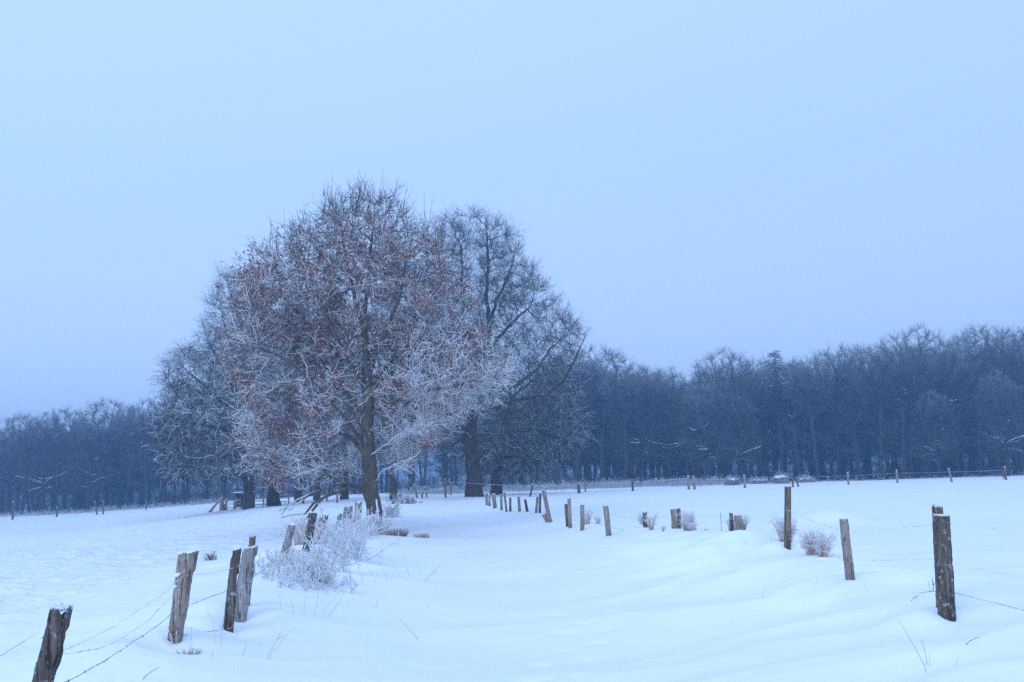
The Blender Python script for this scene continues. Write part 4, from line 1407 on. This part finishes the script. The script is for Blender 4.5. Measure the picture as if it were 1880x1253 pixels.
for k, (px, Y, hh, wd, n, lab) in enumerate([
    (1492, 15.8, .44, .45, 140, 'broad shaggy rimed grass tuft standing free between the smooth and the tall post'),
    (1510, 15.5, .40, .45, 90, 'smaller rimed grass tuft leaning out to the right of the broad shaggy one'),
    (1446, 18.3, .52, .42, 140, 'rimed grass tuft wrapped round the foot of the tall round topped post'),
    (1437, 18.6, .40, .4, 60, 'thin rimed tuft left of the tall round topped post'),
    (1262, 25.0, .5, .6, 130, 'big round pinkish rimed grass clump before the double post'),
    (1272, 24.6, .3, .5, 50, 'low rimed tuft trailing right of the big round clump'),
    (1187, 29.2, .62, .45, 110, 'upright rimed tuft behind the thin stub'),
    (1196, 27.0, .45, .3, 50, 'narrow rimed tuft right of the thin stub'),
    (1342, 27.0, .5, .45, 80, 'dark spiky tuft at the foot of the dark stub'),
    (1366, 26.6, .5, .4, 80, 'spiky tuft on the right of the short grey post'),
    (1078, 32.0, .5, .5, 60, 'rimed tuft at the right foot of the crooked post'),
    (1098, 31.5, .35, .35, 30, 'small tuft tilted right on the drift between crooked and lone post'),
    (1218, 25.5, .2, .4, 25, 'very low tuft in the snow left of the big round clump'),
    (1294, 24.5, .15, .3, 18, 'very low tuft in the snow right of the big round clump')]):
    tuft(ground_at(px, Y), hh * rs0.uniform(.78, 1.05), wd * rs0.uniform(.42, .65), int(n * .8), 400 + k, lab, GT, rad=.0022 + .0001 * Y, fr=(.0, .75), bend=rs0.uniform(.9, 1.9))
GD = 'brown grass patches by the oak'
c = ground_at(728, 33.5); tuft(c, .32, 1.0, 260, 430, 'brown matted grass patch bare of snow, right of the oak foot', GD, 'straw', .006, (.0, .25), 2.2, heads=False)
c = ground_at(775, 31.5); tuft(c, .2, .8, 120, 431, 'smaller brown grass patch on the lane edge right of the oak', GD, 'straw', .005, (.1, .5), 2.2, heads=False)
c = ground_at(345, 9.05); tuft(c, .10, .34, 70, 432, 'brown grass showing in the hollow under the second left post', GD, 'straw', .0032, (.3, .8), 2.4, heads=False)
c = ground_at(592, 15.6); tuft(c, .22, .5, 120, 433, 'brown grass in the hollow before the frosted shrubs', GD, 'straw', .004, (.2, .7), 2.0, heads=False)
c = ground_at(388, 25.0); tuft(c, .22, .4, 60, 434, 'small dark weed poking out of the open left field', GD, 'stalk', .005, (.0, .1), 1.2, heads=False)
c = ground_at(143, 20.0); tuft(c, .06, .25, 18, 435, 'tiny weed barely showing in the left field', GD, 'stalk', .004, (.1, .4), 1.5, heads=False)
c = ground_at(700, 34.5); tuft(c, .7, 1.0, 90, 436, 'tall pale rimed grass at the foot of the oak', GD, 'grass', .006, (.5, 1), 1.0)
c = ground_at(560, 23); tuft(c, .7, 1.0, 120, 437, 'straw coloured grass among the shrub row posts', GD, 'grass', .006, (.2, .8), 1.0)
c = ground_at(520, 17.6); tuft(c, .35, .9, 90, 438, 'straw coloured grass under the near end of the shrub row', GD, 'grass', .005, (.1, .7), 1.3)
c = ground_at(1715, 11.1); tuft(c, .16, .2, 7, 439, 'few dry sprigs left of the thick dark post', GD, 'stalk', .003, (.2, .7), .8)
c = ground_at(418, 11.2); tuft(c, .22, .22, 20, 440, 'rimed grass at the foot of the narrow dark post', GD, 'grass', .004, (.6, 1), 1.1)
c = ground_at(318, 9.3); tuft(c, .14, .2, 14, 441, 'rimed grass at the foot of the second left post', GD, 'grass', .0035, (.6, 1), 1.1)

def stalk(p0, p1, rad, label, fr=.3, bow=.06, branches=0, seed=0, group='dry stalks in the snow', name='dry_stalk'):
    r = rng(seed)
    f = np.linspace(0, 1, 9)[:, None]
    P = p0 + (p1 - p0) * f
    P = P + np.sin(f * math.pi) * bow * np.linalg.norm(p1 - p0) * nz(r.normal(0, 1, 3)) + np.vstack([[0, 0, -.06], np.zeros((8, 3))])
    mb = MB(); V, Q = tubes(P[None], np.linspace(rad, rad * .5, 9)[None], 4); mb.add(V, Q, fr)
    if branches:
        s, d, _ = side_twigs(P[None, 3:], branches, .6, r)
        P2 = grow_twigs(s, d, r.uniform(.1, .3, branches) * np.linalg.norm(p1 - p0), 4, r, .15, (0, 0, .03))
        V, Q = tubes(P2, taper(branches, 4, rad * .6, rad * .35, r), 3); mb.add(V, Q, fr)
    return tag(mb.obj(name, M['stalk'], None, p0), label, 'stalk', group)
def stalk_px(b, t_, rad, label, **kw):
    p0 = hit(*b)
    stalk(p0, at(t_[0], t_[1], p0[1] + kw.pop('dy', 0)), rad, label, **kw)
stalk_px((1703, 1234), (1650, 1139), .0024, 'long straight dry stalk leaning left in the bottom right snow', seed=1)
stalk_px((1702, 1224), (1692, 1172), .0022, 'thin upright stalk beside the long leaning stalk', seed=2, branches=3)
stalk_px((1706, 1227), (1705, 1195), .0016, 'shortest stalk beside the long leaning stalk', seed=3)
stalk_px((1772, 1188), (1799, 1170), .0035, 'short dark twig sticking up near the bottom right', seed=4, fr=.0)
stalk_px((1753, 1222), (1760, 1206), .0016, 'tiny stalk below the short dark twig', seed=5)
stalk_px((770, 1176), (728, 1130), .0028, 'long thin stalk lying left in the lane snow', seed=6)
stalk_px((778, 1066), (808, 1040), .004, 'forked dry stalk leaning right at the lane edge', seed=7, branches=3)
stalk_px((1400, 1098), (1406, 1076), .0025, 'small lone stalk in the smooth snow right of the lane', seed=8, fr=.5)
stalk_px((489, 1212), (514, 1164), .0024, 'bent stalk with seed head at the bottom left of the lane', seed=9, branches=4)
stalk_px((493, 1212), (540, 1152), .0016, 'fine stalk leaning far right beside the bent one', seed=10)
stalk_px((786, 1117), (785, 1108), .0035, 'stub of stalk in the middle of the lane edge', seed=11)
stalk_px((260, 1250), (292, 1225), .003, 'short dark twig at the bottom left snow bank', seed=12, fr=.0)
rs = rng(88)
REST = 'thin dry stalks scattered along the left bank'
for k, (bx, by, dx, dy) in enumerate([(575, 1134, 10, -50), (590, 1135, 32, -48), (600, 1133, 40, -62), (540, 1130, -6, -28), (558, 1128, 4, -40), (515, 1120, -3, -32), (510, 1138, -2, -18), (668, 1075, -12, -40), (690, 1070, -22, -38), (712, 1070, -20, -44), (735, 1062, -14, -30), (752, 1060, -10, -44), (770, 1058, -8, -38), (660, 1072, 8, -20), (690, 1118, 6, -22), (800, 1060, -3, -24), (395, 1182, -18, -70), (405, 1185, 8, -60), (430, 1180, 20, -40), (446, 1205, 6, -26), (473, 1200, 4, -20), (388, 1215, 3, -22), (350, 1190, 2, -40), (700, 1022, 3, -28), (730, 1005, 4, -26), (760, 1000, -6, -34), (782, 1000, 6, -30), (1370, 1000, -8, -14), (1415, 1002, 6, -30), (1497, 1075, 2, -16), (1590, 1085, -4, -14)]):
    p0 = hit(bx, by)
    stalk(p0, at(bx + dx, by + dy, p0[1] + rs.uniform(-.2, .2)), .0013 + p0[1] * .00009, 'thin dry stalk standing in the snow bank, one of several alike', fr=float(rs.uniform(.25, .8)), seed=500 + k, group=REST, branches=int(rs.integers(0, 3)))

# ------------------------------------------------------------------ far small things
def brush_heap(px, Y, wm, hm, seed, label):
    r = rng(seed)
    c = ground_at(px, Y)
    root = empty('brush_heap', c, label, 'brush heap', 'brush heaps at the edge of the right field')
    n = 420
    a = r.uniform(0, 6.28, n); q = r.uniform(0, 1, n) ** .5; z = r.uniform(0, 1, n)
    s0 = np.stack([np.cos(a) * q * wm / 2 * (1 - z * .6), np.sin(a) * q * wm / 2 * .7 * (1 - z * .6), z * hm * .9 - .1], -1)
    P1 = grow_twigs(s0, nz(r.normal(0, 1, (n, 3)) + [0, 0, .25]), r.uniform(.3, .9, n), 4, r, .2)
    mb = MB(); V, Q = tubes(P1, taper(n, 4, .03, .015, r), 3); mb.add(V, Q, np.clip(r.uniform(.1, .8, len(V)), 0, 1))
    mb.obj('branches', M['forest_twig'], root)
    # snow caught on top
    m_ = 14
    uu = np.linspace(0, 2 * math.pi, m_, endpoint=False)
    rings = []
    for f in np.linspace(0, 1, 6):
        rad = wm * .30 * math.cos(f * math.pi / 2) ** .8 + .01
        rr = rad * (1 + .25 * np.sin(3 * uu + seed) + r.normal(0, .08, m_))
        rings.append(np.stack([np.cos(uu) * rr, np.sin(uu) * rr * .7, np.full(m_, hm * (.72 + .3 * math.sin(f * math.pi / 2))) + r.normal(0, .04, m_)], -1))
    Q = [(j * m_ + s, j * m_ + (s + 1) % m_, (j + 1) * m_ + (s + 1) % m_, (j + 1) * m_ + s) for j in range(5) for s in range(m_)]
    mb = MB(); mb.add(np.concatenate(rings), Q, 0); mb.obj('snow', M['cap'], root)
brush_heap(1345, 108, 1.9, .75, 1, 'snow capped brush heap behind the far post, leftmost heap')
brush_heap(1392, 114, 3.2, .5, 2, 'long flat snow covered heap between the two brush heaps')
brush_heap(1434, 108, 2.2, .9, 3, 'dark brush heap left of the thin dark far post')
brush_heap(1480, 114, 2.4, .55, 4, 'low brush heap just right of the thin dark far post')

# undergrowth along the wood's edge: too many twigs to count
def undergrowth(px0, px1, Ys, hgt, n, seed, label, dens=1.0, fr=(.1, .8)):
    r = rng(seed)
    px = r.uniform(px0, px1, n)
    xs, ys = [], []
    e0, e1 = ground_at(px0, Ys[0]), ground_at(px1, Ys[0])
    f = (px - px0) / (px1 - px0)
    Yv = r.uniform(Ys[0], Ys[1], n)
    x = (e0[0] + (e1[0] - e0[0]) * f) * Yv / Ys[0]
    cl = vnoise(x / 2.1, Yv / 2.1, seed)
    k = cl > -.12 + r.uniform(-.15, .15, n)
    x, Yv = x[k], Yv[k]
    m_ = len(x)
    s0 = np.stack([x, Yv, height(x, Yv) - .05], -1)
    P1 = grow_twigs(s0, nz(np.stack([r.normal(0, .5, m_), r.normal(0, .5, m_), np.ones(m_)], -1)), r.uniform(.3, 1, m_) * hgt, 5, r, .25, (0, 0, -.03))
    mb = MB(); V, Q = tubes(P1, taper(m_, 5, .02, .014, r), 3); mb.add(V, Q, np.clip(r.uniform(fr[0], fr[1], len(V)), 0, 1))
    s, d, _ = side_twigs(P1, m_ * 3, .8, r)
    P2 = grow_twigs(s, d, r.uniform(.2, .5, len(s)) * hgt, 4, r, .25, (0, 0, -.03))
    V, Q = tubes(P2, taper(len(s), 4, .016, .012, r), 3); mb.add(V, Q, np.clip(r.uniform(fr[0], fr[1], len(V)), 0, 1))
    o = mb.obj('undergrowth', M['shrub'], None, s0[0])
    tag(o, label, 'undergrowth', None, 'stuff')
undergrowth(985, 1330, (112, 128), 1.3, 1500, 1, 'frosted undergrowth at the foot of the wood right of the lane')
undergrowth(1330, 1890, (118, 126), .7, 380, 2, 'low twigs under the right wood', fr=(0, .5))
undergrowth(740, 985, (105, 125), 1.2, 900, 3, 'frosted undergrowth beyond the lane mouth')
undergrowth(-10, 400, (138, 148), 1.0, 900, 4, 'snowy undergrowth along the left wood', fr=(.1, .8))
undergrowth(-60, 420, (160, 190), 4.5, 2600, 5, 'dark saplings and brushwood inside the left wood', fr=(0, .15))
undergrowth(420, 1000, (158, 185), 4.0, 2200, 6, 'dark saplings and brushwood inside the wood beyond the lane', fr=(0, .15))
undergrowth(1000, 1930, (140, 165), 4.0, 3600, 7, 'dark saplings and brushwood inside the right wood', fr=(0, .15))

# leaning stump of poles, hut and gates beyond the left field
r = rng(9)
c = ground_at(406, 78)
root = empty('broken_stump', c, 'grey splintered stump propped like a tripod on the left field edge', 'stump')
for (dx, dz, tx, rd) in ((-.95, 0, .0, .12), (.1, 0, .02, .24), (.45, 0, -.05, .13)):
    P = np.array([[dx * (1 - f) + tx * f, r.normal(0, .05), -.1 + 1.15 * f] for f in np.linspace(0, 1, 6)])
    mb = MB(); V, Q = tubes(P[None], np.linspace(rd, rd * .55, 6)[None], 8); mb.add(V, Q, np.clip(V[:, 2] * .2, 0, .4)); mb.obj('prop' if rd < .2 else 'stem', M['wood_grey'], root)
P = np.array([[.1, 0, .9], [.05, 0, 1.25], [-.05, 0, 1.45]])
mb = MB(); V, Q = tubes(P[None], np.array([[.12, .08, .02]]), 7); mb.add(V, Q, .2); mb.obj('splinter', M['wood_grey'], root)

c = ground_at(441, 84)
root = empty('shelter', c, 'small dark wooden shelter with snow on its flat roof beyond the left field', 'shelter')
mb = MB()
for (x, y) in ((-.36, -.3), (.36, -.3), (-.36, .3), (.36, .3)):
    box(mb, (x, y, .55), (.08, .08, 1.3))
mb.obj('frame', M['wood_dark'], root, smooth=False)
mb = MB(); box(mb, (0, .36, .6), (.86, .04, 1.05)); box(mb, (.42, 0, .6), (.04, .66, 1.05)); mb.obj('boarding', M['wood_dark'], root, smooth=False)
mb = MB(); box(mb, (0, 0, 1.235), (1.05, .9, .06)); mb.obj('roof', M['wood_dark'], root, smooth=False)
mb = MB(); box(mb, (0, 0, 1.31), (1.0, .86, .085)); mb.obj('roof_snow', M['cap'], root, smooth=False)

def gate(px, Y, wm, hm, label, rz=0.0):
    c = ground_at(px, Y)
    root = empty('wooden_gate', c, label, 'gate', 'rimed gates beyond the left field', rz)
    for sx in (-1, 1):
        mb = MB(); box(mb, (sx * wm / 2, 0, hm * .5 - .1), (.1, .1, hm + .3)); mb.obj('gate_post', M['wood_frost'], root, smooth=False)
    for z in (.25, .55, .85):
        mb = MB(); box(mb, (0, -.07, z * hm), (wm, .04, .07), None, .4); mb.obj('rail', M['wood_frost'], root, smooth=False)
gate(424, 80, 1.5, .9, 'rimed rail gate left of the stoutest trunk by the shelter')
gate(476, 80, 1.2, .95, 'rimed rail gate between the two stout trunks', .1)
gate(492, 82, .8, 1.1, 'narrow rimed gate touching the second stout trunk', -.1)
gate(520, 84, .9, .9, 'rimed gate right of the second stout trunk', .2)
for k, (px, Y, hp, wd, lab) in enumerate([(415, 80, 18, 4, 'thin rimed stake beside the shelter'), (431, 78, 16, 5, 'rimed stake in front of the shelter'), (466, 76, 14, 4, 'rimed stake right of the stoutest lane trunk'), (557, 80, 20, 4, 'pale stake behind the drooping dead limb'), (619, 70, 22, 4, 'white topped stake left of the oak trunk'), (600, 84, 12, 3, 'small stake far behind the drooping limb')]):
    b = ground_at(px, Y)
    post(b, b + [0, 0, hp * Y / F], wd / 2 / F * Y, M['wood_frost'], lab, 'rimed stakes beyond the left field', 600 + k, name='stake', S=8, K=4, snow=.8)

# red rag by the far right post
b = ends['f1847'][0]
r = rng(3)
nn = 7
G = np.array([[b[0] - .14 - .10 * math.sin(j * 1.1) * (1 - k / 8) - .03 * k, b[1] - .06 + .07 * math.sin(k * 1.3 + j), b[2] - .02 + .95 * j / 6 * (1 - .05 * k)] for j in range(nn) for k in range(4)])
Qr = [(j * 4 + k, j * 4 + k + 1, j * 4 + k + 5, j * 4 + k + 4) for j in range(nn - 1) for k in range(3)]
m, t, bs = newmat('red_cloth')
t.links.new(rampn(t, noise(t, 6, 3), [(.3, (.16, .05, .05)), (.7, (.26, .09, .08))]), bs.inputs['Base Color'])
mb = MB(); mb.add(G, Qr, 0)
o = mb.obj('rag', m, None, b)
so = o.modifiers.new('thickness', 'SOLIDIFY'); so.thickness = .03
tag(o, 'dull red rag hanging on the far post near the right frame edge', 'rag')

# ------------------------------------------------------------------ haze
m = bpy.data.materials.new('haze')
m.use_nodes = True
t = m.node_tree
t.nodes.clear()
out = t.nodes.new('ShaderNodeOutputMaterial')
pv = t.nodes.new('ShaderNodeVolumePrincipled')
pv.inputs['Color'].default_value = (.34, .64, 1.0, 1)
pv.inputs['Density'].default_value = .0025
pv.inputs['Anisotropy'].default_value = .2
t.links.new(pv.outputs[0], out.inputs['Volume'])
mb = MB()
box(mb, (0, 420, 11.3), (1060, 980, 28.6))
hz = mb.obj('haze', m, None, None, smooth=False)
tag(hz, kind='stuff')
